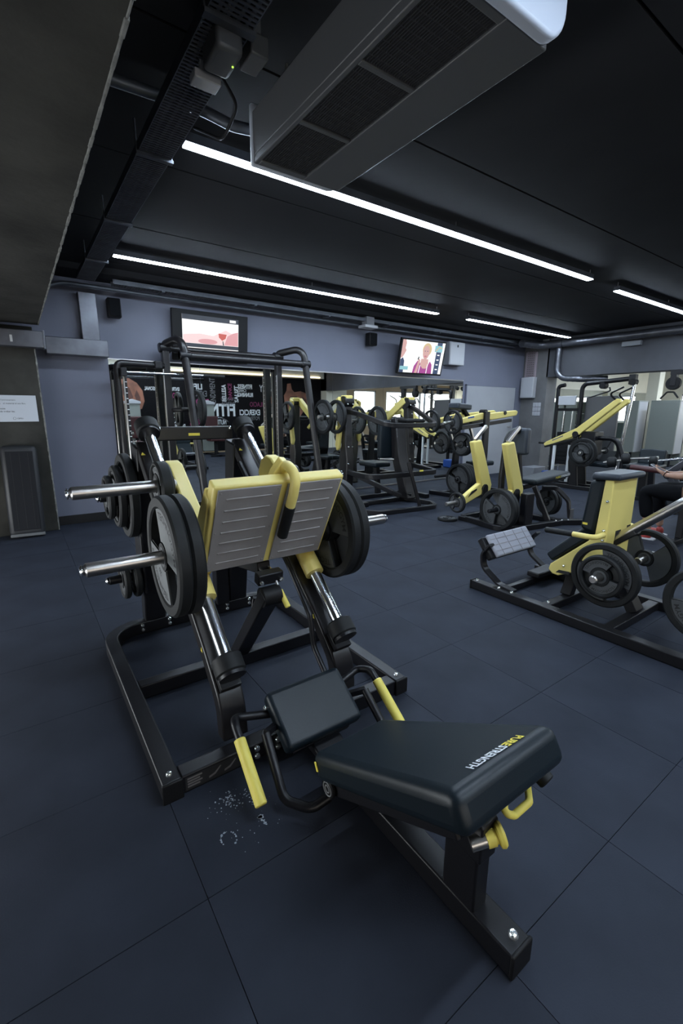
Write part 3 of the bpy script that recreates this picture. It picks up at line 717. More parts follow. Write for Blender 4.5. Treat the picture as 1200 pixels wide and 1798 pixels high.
# instruction sticker on the front bar
st = MB().mm((.315, 1.3368, .010), (.555, 1.3372, .062)).build('sticker', INK, fb)
sk = MB()
for k in range(4): sk.mm((.322, 1.3362, .050-k*.010), (.322+.05-.008*(k % 2), 1.3366, .056-k*.010))
for (x, w) in ((.395, .045), (.45, .045)):
    sk.add([V((x, 1.3364, .020)), V((x+w*.5, 1.3364, .026)), V((x+w, 1.3364, .05)), V((x+w*.9, 1.3364, .052)), V((x+w*.45, 1.3364, .034)), V((x, 1.3364, .028))], [(0, 1, 2, 3, 4, 5)])
for x in (.515, .535): sk.mm((x, 1.3362, .020), (x+.010, 1.3366, .055))
sk.build('sticker_print', mat('sticker_grey_print', (.12, .11, .11), .6), fb)
for s in (-1, 1):
    x = XC+s*.253
    # curved guide beam, chrome rod, bumpers
    path = fillet([(x, 2.47, 1.085), (x, 1.60, .352), (x, 1.452, .20), (x, 1.44, .068)], .16, 8)
    gb = MB().bar(path, .098, .062, up=(1, 0, 0) if False else (0, -1, .4)).build('guide_beam', GUN, lp, bevel=.008)
    rd = MB().cyl((x, 1.45, .352), (x, 2.43, 1.197), .026, 24).build('guide_rod', CHR, lp)
    d = V((0, .757, .653))
    for (p, L) in ((V((x, 1.422, .327)), .068), (V((x, 2.372, 1.150)), .068)):
        bp = MB(); bp.cyl(p, p+d*L, .056, 28, ch=.006).build('bumper', RUB, lp)
        MB().cyl(p-d*.012, p+d*.004, .050, 28).build('bumper_cap', BLK, lp)
    MB().beam(V((x, 1.50, .318)), V((x, 1.435, .262)), .08, .03).build('rod_mount', BLK, lp, bevel=.004)
    MB().beam(V((x, 2.44, 1.14)), V((x, 2.40, 1.18)), .07, .09).build('rod_mount', BLK, lp, bevel=.004)
    # rear post
    MB().prism([(2.595, .072), (2.675, .072), (2.54, 1.10), (2.41, 1.075)], (x, 0, 0), (0, 1, 0), (0, 0, 1), .115).build('rear_post', BLK, lp, bevel=.008)
    bolts(lp, [(x-.075, 2.600, .055), (x-.075, 2.600, .028), (x+.075, 2.600, .055), (x+.075, 2.600, .028)], (0, -1, 0))
    bolts(lp, [(x+s*.052, 2.42, 1.11), (x+s*.052, 2.46, 1.15)], (s, 0, 0))
    # warning triangle
    q = V((x-.05, 1.56, .352)); MB().flat([(0, 0), (.022, .0), (.011, .02)], (x-.0498-.0008, 1.585, .352), (0, 1, 0), (0, 0, 1)).build('warning_sticker', YPR, lp)
    q = V((x-.02, 2.405, 1.09)); MB().flat([(0, 0), (.022, .0), (.011, .02)], (x-.048, 2.36, 1.045), (1, 0, 0), (0, .757, .653)).build('warning_sticker', YPR, lp)
MB().mm((XC-.205, 2.44, 1.105), (XC+.205, 2.51, 1.175)).build('top_bar', GUN, lp, bevel=.006)
MB().mm((XC-.04, 2.4392, 1.128), (XC+.02, 2.4398, 1.142)).build('yellow_badge', YPR, lp)
bolts(lp, [(XC-.19, 2.44, 1.165), (XC+.19, 2.44, 1.165)], (0, -1, 0))
# carriage
guideY = lambda y: .352+(y-1.45)*(1.197-.352)/(2.43-1.45)
un = V((0, -.47, .883)); nn = V((0, -.883, -.47))         # up the foot plate, and its outward normal
pc = V((XC, 1.549, .826))                                  # centre of the foot plate face
car = MB()
cr = MB().box(pc-nn*.027, (.536, .052, .412), M((V((1, 0, 0)), -nn, un)).transposed()).build('carriage_frame', YEL, lp, bevel=.008, seg=3)
for s in (-1, 1):
    x = XC+s*.253
    for (ya, yb) in ((1.66, 1.80), (1.95, 2.09)):
        MB().lathe([(.0265, 0), (.043, 0), (.043, .185), (.0265, .185)], (x, ya, guideY(ya)), (0, .757, .653), 24, closed=True).build('slide_sleeve', YEL, lp)
    # side plate holding both sleeves and the horns
    sp = MB().prism([(1.655, .655), (1.73, .600), (2.14, .945), (2.10, 1.02), (2.045, 1.045), (1.99, 1.035), (1.69, .815), (1.54, 1.0), (1.505, .96)], (x-s*.012, 0, 0), (0, 1, 0), (0, 0, 1), .062)
    sp.build('side_plate', YEL, lp, bevel=.008)
    MB().prism([(1.825, .862), (1.85, .868), (1.965, .955), (1.955, .978), (1.925, .965), (1.835, .890)], (x-s*.012+s*.0315, 0, 0), (0, 1, 0), (0, 0, 1), .003).build('name_slot', INK, lp)
    xe = XC+s*.268
    MB().cyl((xe, 1.655, .737), (XC+s*.656, 1.655, .737), .0245, 28, ch=.008).build('weight_horn', STL, lp)
    MB().cyl((XC+s*.656, 1.655, .737), (XC+s*.668, 1.655, .737), .021, 24, ch=.008).build('horn_tip', CHR, lp)
    zh = .960 if s < 0 else .938
    MB().cyl((xe, 1.90, zh), (XC+s*(.652 if s < 0 else .560), 1.90, zh), .0245, 28, ch=.008).build('weight_horn', STL, lp)
    MB().cyl((XC+s*(.652 if s < 0 else .560), 1.90, zh), (XC+s*(.664 if s < 0 else .572), 1.90, zh), .021, 24, ch=.008).build('horn_tip', CHR, lp)
    MB().cyl((XC+s*.285, 1.655, .737), (XC+s*.297, 1.655, .737), .05, 28).build('horn_flange', BLK, lp)
    MB().cyl((XC+s*.285, 1.90, .957), (XC+s*.297, 1.90, .957), .05, 28).build('horn_flange', BLK, lp)
MB().cyl((XC-.22, 1.80, .86), (XC+.22, 1.80, .86), .02, 20).build('cross_tube', YEL, lp)
# gusset behind the handle
MB().prism([(-.045, -.05), (.075, -.05), (.075, .185), (.030, .250), (.004, .255), (-.020, .20)], pc-nn*.075, (1, 0, 0), un, .034).build('gusset', YEL, lp, bevel=.004)
# two foot panels with raised ridges
rot = M((V((1, 0, 0)), -nn, un)).transposed()
for (xa, xb) in ((-.254, -.012), (.012, .254)):
    fp = MB().box(pc+V(((xa+xb)/2, 0, 0))+nn*.003, (xb-xa, .006, .392), rot).build('foot_panel', FPL, lp, bevel=.003)
    for k in range(7):
        v = -.155+k*.0515
        MB().box(pc+V(((xa+xb)/2, 0, 0))+nn*.0065+un*v, (.178, .004, .0075), rot).build('ridge', FPL, fp, bevel=.0018)
    for (a, v) in ((xa+.012, -.18), (xa+.012, .18), (xb-.012, -.18), (xb-.012, .18), (xa+.012, 0), (xb-.012, 0)):
        p = pc+V((a, 0, 0))+nn*.0055+un*v
        MB().lathe([(.0045, 0), (.003, .0018)], p, nn, 8).build('rivet', FPL, fp)
# handle over the top edge
hx = XC+.022
hp = [pc+V((.022, 0, 0))+nn*a+un*v for a, v in ((-.075, .12), (-.070, .245), (.030, .250), (.040, .17), (.040, .115))]
MB().tube(fillet(hp, .045, 8), .019, 16).build('handle_tube', YEL, lp)
gp = [pc+V((.022, 0, 0))+nn*a+un*v for a, v in ((.040, .12), (.040, -.035))]
MB().cyl(gp[0], gp[1], .021, 18, ch=.004).build('handle_grip', RUB, lp)
# safety catch in the middle
MB().beam((XC, 2.0, .05), (XC, 1.60, .52), .075, .06).build('catch_post', BLK, lp, bevel=.006)
MB().beam((XC+.03, 2.62, .45), (XC+.02, 1.70, .60), .06, .05).build('catch_rail', BLK, lp, bevel=.005)
for x in (-.035, .035): MB().beam((XC+.02+x*.6, 1.92, .625), (XC+.02+x*.6, 1.66, .592), .008, .008).build('catch_strip', STL, lp)
MB().box((XC+.015, 1.645, .575), (.115, .045, .05), M.Rotation(math.radians(12), 3, 'X')).build('catch_block', BLK, lp, bevel=.005)
MB().cyl((XC-.035, 1.62, .50), (XC+.045, 1.62, .50), .042, 20).build('catch_hub', BLKB, lp)
bolts(lp, [(XC-.03, 1.622, .562), (XC+.06, 1.622, .562)], (0, -1, -.2), .009)
MB().cyl((XC+.04, 1.63, .555), (XC+.045, 1.605, .515), .006, 10).build('catch_pin', STL, lp)
MB().cyl((XC+.045, 1.607, .520), (XC+.058, 1.560, .455), .012, 14, ch=.003).build('catch_lever', YELD, lp)
MB().mm((XC+.11, 2.575, .072), (XC+.19, 2.65, .50)).build('centre_post', BLK, lp, bevel=.006)
MB().beam((XC+.15, 2.60, .46), (XC+.03, 2.58, .46), .05, .05).build('post_bracket', BLK, lp, bevel=.005)
MB().beam((XC+.06, 2.0, .06), (XC+.10, 1.98, .34), .03, .03).build('catch_stay', BLK, lp, bevel=.003)
bolts(lp, [(XC+.09, 2.574, .12), (XC+.09, 2.60, .055), (XC+.07, 2.60, .03)], (0, -1, 0), .011)
MB().tube(fillet([(.96, 2.30, .985), (.945, 1.73, .553), (.935, 1.545, .40), (.935, 1.515, .26), (.93, 1.39, .16)], .06, 6), .012, 12).build('release_rod', BLK, lp)
# storage pegs on the left rear post
for z in (.813, .357):
    MB().cyl((.49, 2.60, z), (.305, 2.60, z), .0235, 20, ch=.005).build('storage_peg', BLK, lp)
    MB().cyl((.307, 2.60, z), (.290, 2.60, z), .022, 20, ch=.010).build('peg_cap', CHR, lp)
MB().prism([(2.50, .28), (2.66, .28), (2.66, .90), (2.50, .90)], (.472, 0, 0), (0, 1, 0), (0, 0, 1), .012).build('peg_plate', BLK, lp, bevel=.003)
# bench: spine, foot, post
SX = .795
MB().mm((SX-.036, .40, .002), (SX+.036, 1.338, .066)).build('spine', BLK, lp, bevel=.005)
MB().mm((SX-.038, .394, .0), (SX+.038, .404, .070)).build('end_cap', BLKB, lp, bevel=.004)
bolts(lp, [(SX+.005, .425, .066)], (0, 0, 1), .012)
MB().mm((SX-.034, .510, .060), (SX+.018, .61, .30)).build('bench_post', BLK, lp, bevel=.006)
MB().prism([(.500, .22), (.62, .22), (.62, .37), (.500, .325)], (SX-.008, 0, 0), (0, 1, 0), (0, 0, 1), .060).build('post_bracket', BLK, lp, bevel=.005)
bolts(lp, [(SX+.010, .500, .255)], (0, -1, 0), .006)
pd = V((0, -.868, .496)); pn = V((0, .496, .868))          # up along the back pad (to the head), and its normal
pe = V((XC, 1.050, .205))                                  # seat end, top surface
LPAD = .672
def padpt(x, l, h): return pe+V((x, 0, 0))+pd*l+pn*h
# back pad: tapered cushion with a rolled head end
def cushion(fn, w0, w1, L, T, name, m_, parent, bev=.022):
    vs = []
    prof = [(0, -T), (0, 0), (L, 0), (L, -T)]
    n = 6; b = MB()
    ls = [L*k/n for k in range(n+1)]
    for l in ls:
        w = w0+(w1-w0)*(l/L)
        vs += [fn(-w, l, -T), fn(w, l, -T), fn(w, l, 0), fn(-w, l, 0)]
    fs = [(0, 1, 2, 3)]+[(n*4+3, n*4+2, n*4+1, n*4)]
    for k in range(n):
        for j in range(4): fs.append((k*4+j, k*4+(j+1) % 4, k*4+4+(j+1) % 4, k*4+4+j))
    b.add(vs, fs); return b.build(name, m_, parent, bevel=bev, seg=4)
bk = cushion(padpt, .150, .182, LPAD, .090, 'back_pad', VIN, lp, .028)
MB().prism([(0.02, -.145), (LPAD-.12, -.145), (LPAD-.05, -.088), (0, -.088)], pe+V((0, 0, 0)), pd, pn, .20).build('back_frame', BLK, lp, bevel=.006)
for s in (-1, 1):
    MB().beam(padpt(s*.118, -.02, -.105), padpt(s*.13, LPAD-.09, -.10), .012, .055, up=pn).build('side_rail', BLK, lp, bevel=.003)
# pivot disc
pv = padpt(-.128, .035, -.105)
MB().cyl(pv, pv+V((-.012, 0, 0)), .030, 24, ch=.003).build('pivot_disc', BLKB, lp)
b = MB(); 
for r_ in (.011, .021): b.tube([pv+V((-.0125, r_*math.cos(6.283*k/20), r_*math.sin(6.283*k/20))) for k in range(20)], .0018, 6, True)
b.build('pivot_ring', mat('grey_emblem', (.22, .23, .24), .5), lp)
MB().box(padpt(-.1545, .03, -.035), (.004, .010, .030), M((V((1, 0, 0)), pd, pn)).transposed()).build('yellow_tab', YPR, lp, bevel=.0015)
# lettering on the pad
pl = MB(); a0 = V((.925, 0, 0))
P_ = atp(908, 1291, padpt(0, 0, .001), pn); H_ = atp(818, 1348, padpt(0, 0, .001), pn)
dv = (H_-P_); dv = dv-pn*dv.dot(pn); wid = dv.length; dv.normalize(); up_ = pn.cross(dv).normalized()
w1 = wid*.335
b = MB(); put_text(b, 'PURE', P_+pn*.0008, dv, up_, .034, w1*.97, .03); b.build('lettering', YPR, bk)
b = MB(); put_text(b, 'STRENGTH', P_+dv*w1+pn*.0008, dv, up_, .034, wid-w1, .03); b.build('lettering', WHP, bk)
# seat
sd = V((0, .821, .571)); sn = V((0, -.571, .821)); s0 = V((XC, 1.168, .136))
def seatpt(x, l, h): return s0+V((x, 0, 0))+sd*l+sn*h
cushion(seatpt, .160, .160, .215, .060, 'seat_pad', VIN, lp, .018)
MB().prism([(.0, -.062), (.215, -.062), (.215, -.085), (.0, -.085)], s0, sd, sn, .24).build('seat_plate', BLK, lp, bevel=.004)
MB().prism([(1.345, .045), (1.02, .030), (1.02, .085), (1.14, .05), (1.30, .12), (1.345, .12)], (SX, 0, 0), (0, 1, 0), (0, 0, 1), .12).build('seat_bracket', BLK, lp, bevel=.006)
for s in (-1, 1):
    x = XC+s*.17
    hb = fillet([(XC+s*.11, 1.335, .16), (XC+s*.275, 1.360, .195), (XC+s*.296, 1.30, .212), (XC+s*.2985, 1.245, .172)], .03, 6)
    MB().tube(hb, .0145, 14).build('handle_arm', BLK, lp)
    MB().cyl((XC+s*.2985, 1.262, .185), (XC+s*.302, 1.095, .058), .0195, 18, ch=.003).build('handle_grip', YELD, lp)
    MB().tube(fillet([(XC+s*.215, 1.235, .185), (XC+s*.228, 1.085, .045), (XC+s*.170, 1.015, .035), (XC+s*.105, 1.010, .048)], .05, 8), .0155, 14).build('foot_tube', BLK, lp)
    MB().beam((XC+s*.215, 1.232, .187), (XC+s*.13, 1.30, .15), .02, .02).build('foot_tube_stay', BLK, lp)
    bolts(lp, [(XC+s*.162, 1.34, .20), (XC+s*.165, 1.28, .14)], (s, -.3, 0), .009)
# pull knob and yellow U handle under the head end
k0 = aty(848, 1475, .505); kd = V((.80, -.45, .25)).normalized()
MB().cyl(k0-kd*.03, k0+kd*.010, .017, 18).build('knob_sleeve', STL, lp)
MB().lathe([(.020, .008), (.020, .028), (.017, .030), (.017, .034), (.027, .037), (.029, .045), (.025, .051), (.008, .054)], k0, kd, 28).build('pull_knob', YELD, lp)
uh = [aty(x_, y_, yy_) for x_, y_, yy_ in ((886, 1398, .50), (886, 1428, .463), (903, 1432, .458), (930, 1408, .455), (927, 1380, .50))]
MB().tube(fillet(uh, .012, 6), .0085, 14).build('u_handle', YELD, lp)
MB().cyl((.955, .545, .405), (.965, .470, .365), .022, 16, ch=.003).build('rubber_stop', RUB, lp)

# plates hung on the leg press
plate('big', (.445, 1.655, .737), (-1, 0, 0), 'large grey-faced plate, inner one on the left lower horn of the leg press', 1.0)
plate('big', (.398, 1.655, .737), (-1, 0, 0), 'large grey-faced plate, outer one on the left lower horn of the leg press', 1.08)
plate('smallgrey', (.455, 1.90, .957), (-1, 0, 0), 'small thick plate on the upper horn of the leg press', 1.4)
plate('bigdark', (1.105, 1.655, .737), (-1, 0, 0), 'large dark plate against the carriage on the far horn of the leg press', 1.2)
plate('bigdark', (1.152, 1.655, .737), (1, 0, 0), 'large dark plate outermost on the far horn of the leg press', 1.0)
plate('bigdark', (.440, 2.60, .813), (-1, 0, 0), 'largest black plate on the upper storage peg behind the leg press', .4)
plate('mid', (.395, 2.60, .813), (-1, 0, 0), 'medium black plate in the middle of the upper storage peg', 1.0)
plate('small', (.352, 2.60, .813), (-1, 0, 0), 'small black plate at the tip of the upper storage peg', .2)
plate('small', (.440, 2.60, .357), (-1, 0, 0), 'small black plate against the post on the lower storage peg', .7)
plate('small', (.385, 2.60, .357), (-1, 0, 0), 'small black plate near the tip of the lower storage peg', 1.9)

# ------------------------------------------------------------------ power rack behind the leg press
t = thing('power_rack', 'black power rack with arched side frames and numbered uprights before the mirror', 'power rack', (2.0, 5.1, 0))
RZ = 1.985
for (x, xf, xb) in ((1.50, 1.63, 1.715), (2.95, 3.19, 3.33)):
    yr, yf, yb_ = 5.62, 5.36, 5.12
    MB().mm((x-.04, yr-.04, .06), (x+.04, yr+.04, RZ)).build('upright', GUN, t, bevel=.008)
    MB().tube(fillet([(x, yr, RZ-.08), (x, yr, RZ+.01), (xf, yf, RZ+.075), (xb, yb_, .06)], .13, 8), .044, 18).build('front_leg', GUN, t)
    MB().beam((x, yr+.06, .035), (xb+.03, yb_-.10, .035), .09, .07).build('foot', BLK, t, bevel=.006)
    MB().cyl((x-.065, yr, RZ-.03), (x+.065, yr, RZ-.03), .055, 20, ch=.008).build('joint_cap', BLK, t)
    for k in range(26):
        z = .25+k*.058
        MB().mm((x-.0412, yr-.035, z), (x-.0398, yr-.005, z+.006)).build('scale_mark', WHP, t)
    MB().mm((x-.046, yr-.041, .2), (x-.038, yr-.030, 1.72)).build('edge_strip', STL, t)
MB().tube([(1.50, 5.61, RZ-.035), (2.95, 5.61, RZ-.035)], .034, 16).build('top_bar', GUN, t)
MB().tube([(1.575, 5.335, 1.855), (3.26, 5.335, 1.855)], .042, 16).build('top_bar', GUN, t)
MB().mm((1.54, 5.58, .01), (2.91, 5.66, .06)).build('rear_base_bar', BLK, t, bevel=.006)
for (x, y, z) in ((1.64, 5.335, 1.855), (3.205, 5.335, 1.855)): MB().cyl((x-.065, y, z), (x+.065, y, z), .05, 20, ch=.008).build('joint_cap', BLK, t)
# side column with the numbered guide and the bar it carries
MB().tube(fillet([(.955, 5.50, .05), (.955, 5.50, 1.755), (1.47, 5.60, 1.755)], .06, 6), .034, 16).build('guide_column', GUN, t)
MB().mm((.91, 5.30, 0), (1.00, 5.66, .06)).mm((1.0, 5.46, .005), (1.46, 5.54, .055)).build('column_foot', BLK, t, bevel=.006)
MB().cyl((1.005, 5.46, .08), (1.005, 5.46, 1.70), .010, 10).build('guide_rod', STL, t)
MB().mm((1.013, 5.45, .10), (1.035, 5.458, 1.66)).build('scale_strip', GUN, t)
for k in range(26): MB().mm((1.014, 5.4488, .16+k*.058), (1.034, 5.4499, .167+k*.058)).build('scale_mark', WHP, t)
MB().cyl((1.01, 5.42, 1.655), (1.86, 5.42, 1.655), .0145, 14).build('guide_bar', CHR, t)
MB().cyl((1.86, 5.42, 1.655), (2.12, 5.42, 1.655), .018, 14).build('bar_sleeve', RUB, t)
MB().mm((.975, 5.39, 1.61), (1.035, 5.48, 1.70)).build('bar_hook', BLK, t, bevel=.006)
MB().mm((1.36, 5.53, 1.72), (1.44, 5.63, 1.80)).build('bar_hook', BLK, t, bevel=.006)
MB().cyl((1.58, 5.42, 1.265), (1.83, 5.42, 1.265), .026, 18, ch=.004).build('storage_peg', GUN, t)
MB().cyl((1.53, 5.60, 1.265), (1.61, 5.41, 1.265), .022, 14).build('peg_stay', GUN, t)
plate('bigdark', (1.765, 5.42, 1.265), (-1, -.1, 0), 'black plate hung on the power rack storage peg', .3)
MB().cyl((1.58, 5.42, .60), (1.83, 5.42, .60), .024, 18, ch=.004).build('storage_peg', GUN, t)
MB().cyl((1.53, 5.60, .60), (1.61, 5.41, .60), .022, 14).build('peg_stay', GUN, t)
plate('mid', (1.765, 5.42, .60), (-1, 0, 0), 'medium black plate on the lower power rack peg', .9)

# ------------------------------------------------------------------ lever chest machine facing the mirror
t = thing('chest_press_machine', 'black lever chest machine with looped rear bars, facing the mirror', 'gym machine', (4.2, 4.7, 0))
UY, UL, UR = 5.10, 3.70, 4.86
def loop(pts, w, h, nm): MB().bar(fillet(pts, .14, 8), w, h).build(nm, BLK, t, bevel=.008)
loop([(UL, UY, 1.26), (UL-.02, 4.80, 1.22), (3.72, 4.22, 1.085), (4.52, 4.20, 1.085), (UR+.02, UY-.02, 1.34)], .05, .06, 'upper_loop')
loop([(UL, UY, .44), (UL-.10, 4.75, .44), (3.52, 4.30, .455), (4.62, 4.24, .455), (UR+.02, UY, .47)], .05, .065, 'lower_loop')
MB().bar(fillet([(3.46, 4.72, .03), (3.40, 4.33, .03), (3.55, 4.14, .03), (4.40, 4.04, .03), (4.52, 4.22, .03), (4.46, 4.70, .03)], .10, 6, True), .055, .06, closed=True).build('base_loop', BLK, t, bevel=.008)
for (x, s) in ((UL, -1), (UR, 1)):
    yy = UY
    MB().prism([(yy-.07, .0), (yy+.09, .0), (yy+.05, .30), (yy+.085, .62), (yy+.03, .80), (yy+.05, 1.38), (yy-.05, 1.41), (yy-.08, .80), (yy-.12, .60), (yy-.10, .30)], (x, 0, 0), (0, 1, 0), (0, 0, 1), .125).build('side_upright', GUN, t, bevel=.02, seg=3)
    MB().cyl((x-.075, yy-.02, 1.38), (x+.075, yy-.02, 1.38), .075, 24, ch=.006).build('pivot_hub', BLK, t)
    MB().mm((x-.055, yy-.08, 1.40), (x+.055, yy+.05, 1.465)).build('hub_cover', YEL, t, bevel=.01)
    bolts(t, [(x-.04, yy-.09, 1.35), (x+.045, yy-.09, 1.35), (x, yy-.085, 1.22), (x-.03, yy-.10, .78), (x+.035, yy-.10, .78), (x-.04, yy-.115, .55), (x+.045, yy-.105, .42)], (0, -1, 0), .012)
    MB().prism([(yy+.02, 1.45), (yy+.09, 1.41), (yy+.03, 1.17), (yy+.10, .80), (yy+.06, .72), (yy+.02, .76), (yy-.04, 1.16)], (x+s*.092, 0, 0), (0, 1, 0), (0, 0, 1), .05).build('lever_arm', YEL, t, bevel=.012)
    MB().prism([(yy+.02, 1.44), (yy+.07, 1.455), (yy+.53, 1.135), (yy+.53, 1.085), (yy+.33, .975), (yy+.28, 1.005), (yy+.41, 1.10), (yy-.02, 1.38)], (x-s*.06, 0, 0), (0, 1, 0), (0, 0, 1), .055).build('link_arm', YEL, t, bevel=.012)
    MB().cyl((x-s*.06-.03, yy+.47, 1.11), (x-s*.06+.03, yy+.47, 1.11), .018, 14).build('link_pin', BLK, t)
    MB().beam((x-s*.06, yy+.36, 1.0), (x-s*.25, yy+.34, .92), .04, .05).build('press_arm', BLK, t, bevel=.006)
    MB().cyl((x-s*.25, yy+.34, .98), (x-s*.25, yy+.34, .84), .018, 14, ch=.003).build('press_grip', RUB, t)
    MB().mm((x-.04, 4.62, .0), (x+.04, yy-.05, .06)).build('base_rail', BLK, t, bevel=.005)
MB().cyl((UL-.09, UY+.02, 1.18), (UL-.44, UY+.02, 1.18), .026, 18, ch=.005).build('weight_horn', STL, t)
plate('bigdark', (UL-.15, UY+.02, 1.18), (-1, 0, 0), 'large black plate against the lever of the chest machine by the rack', .5)
plate('bigdark', (UL-.36, UY+.02, 1.18), (-1, 0, 0), 'large black plate near the horn tip of the chest machine by the rack', 1.5)
MB().cyl((UR-.12, UY+.44, 1.11), (UR-.36, UY+.44, 1.11), .022, 16, ch=.004).build('weight_horn', STL, t)
plate('bigdark', (UR-.24, UY+.44, 1.11), (-1, 0, 0), 'large black plate on the inner link arm of the chest machine', .8)
MB().prism([(4.50, .06), (4.66, .06), (4.86, .62), (4.90, 1.16), (4.80, 1.18), (4.72, .70)], (4.42, 0, 0), (0, 1, 0), (0, 0, 1), .17).build('centre_post', GUN, t, bevel=.012)
MB().beam((3.75, 4.95, .40), (4.20, 4.50, .12), .09, .06).build('diagonal_brace', BLK, t, bevel=.006)
MB().beam((4.62, 4.95, .36), (4.38, 4.52, .10), .07, .06).build('diagonal_brace', BLK, t, bevel=.006)
MB().beam((4.04, 4.20, .62), (4.18, 4.11, .05), .06, .04).build('front_strut', GUN, t, bevel=.006)
MB().mm((4.14, 4.98, .46), (4.44, 5.38, .53)).build('seat', VIN, t, bevel=.025, seg=3)
MB().mm((4.16, 4.90, .60), (4.42, 4.99, 1.14)).build('back_pad', VIN, t, bevel=.03, seg=3)
MB().mm((4.02, 4.24, 1.115), (4.36, 4.42, 1.165)).build('top_pad', BLKB, t, bevel=.02)
MB().mm((4.25, 4.2055, .485), (4.32, 4.2075, .505)).build('yellow_badge', YPR, t)
MB().cyl((4.0, 4.72, .62), (4.25, 4.72, .60), .014, 12).build('adjust_bar', STL, t)
MB().beam((4.30, 5.15, .47), (4.30, 5.10, .06), .07, .07).build('seat_post', BLK, t, bevel=.006)
MB().mm((UL+.04, 5.06, .0), (UR-.04, 5.12, .06)).build('cross_bar', BLK, t, bevel=.005)

# ------------------------------------------------------------------ row machine A (single chest pad)
t = thing('row_machine', 'yellow lever row machine with an upright chest pad and long saddle seat', 'gym machine', (4.6, 3.02, 0))
def lever(x, y, th=.075, horn=True):
    a = MB().prism([(x-.265, .935), (x-.125, .955), (x+.115, .43), (x+.10, .355), (x+.03, .335), (x-.07, .40)], (0, y, 0), (1, 0, 0), (0, 0, 1), th).build('lever_arm', YEL, t, bevel=.018, seg=3)
    k = 1.0 if horn else .40
    MB().prism([(x+.02, .42), (x-.10*k, .46), (x-.42*k, .46-.16*k), (x-.40*k, .36-.14*k), (x-.06, .32), (x+.02, .345)], (0, y, 0), (1, 0, 0), (0, 0, 1), th*.8).build('horn_arm', YEL, t, bevel=.012)
    if horn: MB().prism([(x-.30, .315), (x-.15, .385), (x-.15, .405), (x-.24, .38)], (0, y-th*.41, 0), (1, 0, 0), (0, 0, 1), .004).build('name_slot', INK, t)
    MB().cyl((x-.02, y-th*.75, .40), (x-.02, y+th*.75, .40), .045, 20, ch=.004).build('pivot_hub', BLK, t)
    MB().prism([(x-.065, .40), (x+.025, .40), (x+.045, .02), (x-.085, .02)], (0, y-th*.62, 0), (1, 0, 0), (0, 0, 1), .014).build('pivot_bracket', BLK, t, bevel=.003)
    if horn: MB().cyl((x-.36, y, .27), (x-.62, y, .27), .024, 16, ch=.005).build('weight_horn', STL, t)
    MB().beam((x-.20, y, .95), (x-.02, y, 1.10), .035, .035).build('handle_arm', STL, t, bevel=.004)
lever(4.34, 3.26); lever(4.36, 2.86, horn=False)
plate('small', (4.34-.44, 3.26, .27), (-1, 0, 0), 'small black plate on the far lever horn of the row machine', .2)
MB().tube(fillet([(4.40, 3.05, .02), (4.38, 3.05, .55), (4.42, 3.05, 1.02), (4.66, 3.05, 1.06)], .18, 8), .035, 16).build('pad_arm', BLK, t)
MB().mm((4.62, 2.94, .78), (4.72, 3.16, 1.08)).build('chest_pad', VIN2, t, bevel=.03, seg=4)
MB().beam((4.66, 3.05, .80), (4.74, 3.05, .45), .05, .05).build('pad_post', BLK, t, bevel=.005)
MB().beam((4.62, 3.02, .40), (5.62, 3.02, .455), .09, .06).build('seat_beam', BLK, t, bevel=.008)
b = MB(); b.beam((4.80, 3.02, .455), (5.56, 3.02, .504), .26, .07); st_ = b.build('saddle_seat', VIN, t, bevel=.028, seg=4)
b = MB(); put_text(b, 'PURE', (5.22, 2.888, .472), (1, 0, .064), (0, 0, 1), .035, .11, .02); b.build('lettering', YPR, st_)
b = MB(); put_text(b, 'STRENGTH', (5.34, 2.888, .480), (1, 0, .064), (0, 0, 1), .035, .20, .02); b.build('lettering', WHP, st_)
MB().beam((4.80, 2.90, .42), (4.86, 2.72, .02), .06, .05).build('front_strut', GUN, t, bevel=.005)
MB().mm((4.15, 3.20, .0), (4.23, 3.44, .05)).build('base_foot', BLK, t, bevel=.005)
MB().bar(fillet([(4.19, 3.34, .03), (4.12, 2.86, .03), (4.30, 2.72, .03), (4.95, 2.62, .03), (5.20, 2.46, .03)], .12, 6), .07, .06).build('base_frame', BLK, t, bevel=.006)
MB().bar([(4.20, 3.42, .03), (4.95, 3.42, .03)], .06, .06).build('base_frame', BLK, t, bevel=.006)
MB().bar([(4.90, 3.45, .03), (4.95, 2.62, .03)], .06, .06).build('base_frame', BLK, t, bevel=.006)
MB().bar(fillet([(4.90, 2.86, .40), (5.02, 2.75, .40), (5.10, 2.64, .26), (5.09, 2.60, .06)], .10, 6), .05, .03, up=(0, 1, .3)).build('side_hoop', GUN, t, bevel=.004)
MB().mm((5.055, 2.578, .06), (5.125, 2.586, .17)).build('label_plate', STL, t)
MB().mm((4.35, 2.70, .03), (4.50, 2.78, .40)).build('front_post', BLK, t, bevel=.01)
MB().cyl((4.36, 2.90, .225), (3.98, 2.90, .225), .022, 16, ch=.004).build('storage_peg', BLK, t)
plate('bigdark', (4.14, 2.90, .227), (-1, 0, 0), 'large black plate standing low at the front of the row machine', .6)
plate('bigdark', (4.19, 2.90, .227), (-1, 0, 0), 'large black plate behind the low front plate of the row machine', 1.4)
MB().cyl((5.05, 2.90, .21), (5.25, 2.90, .21), .022, 16, ch=.004).build('storage_peg', BLK, t)
plate('mid', (5.14, 2.92, .20), (1, -.25, 0), 'medium black plate inside the side hoop of the row machine', .6)
plate('mid', (5.19, 2.91, .20), (1, -.25, 0), 'medium black plate outermost beyond the side hoop of the row machine', 1.8)
bolts(t, [(4.92, 2.60, .06), (4.84, 2.62, .06), (4.98, 2.56, .06), (5.16, 2.44, .06)], (0, 0, 1), .011)

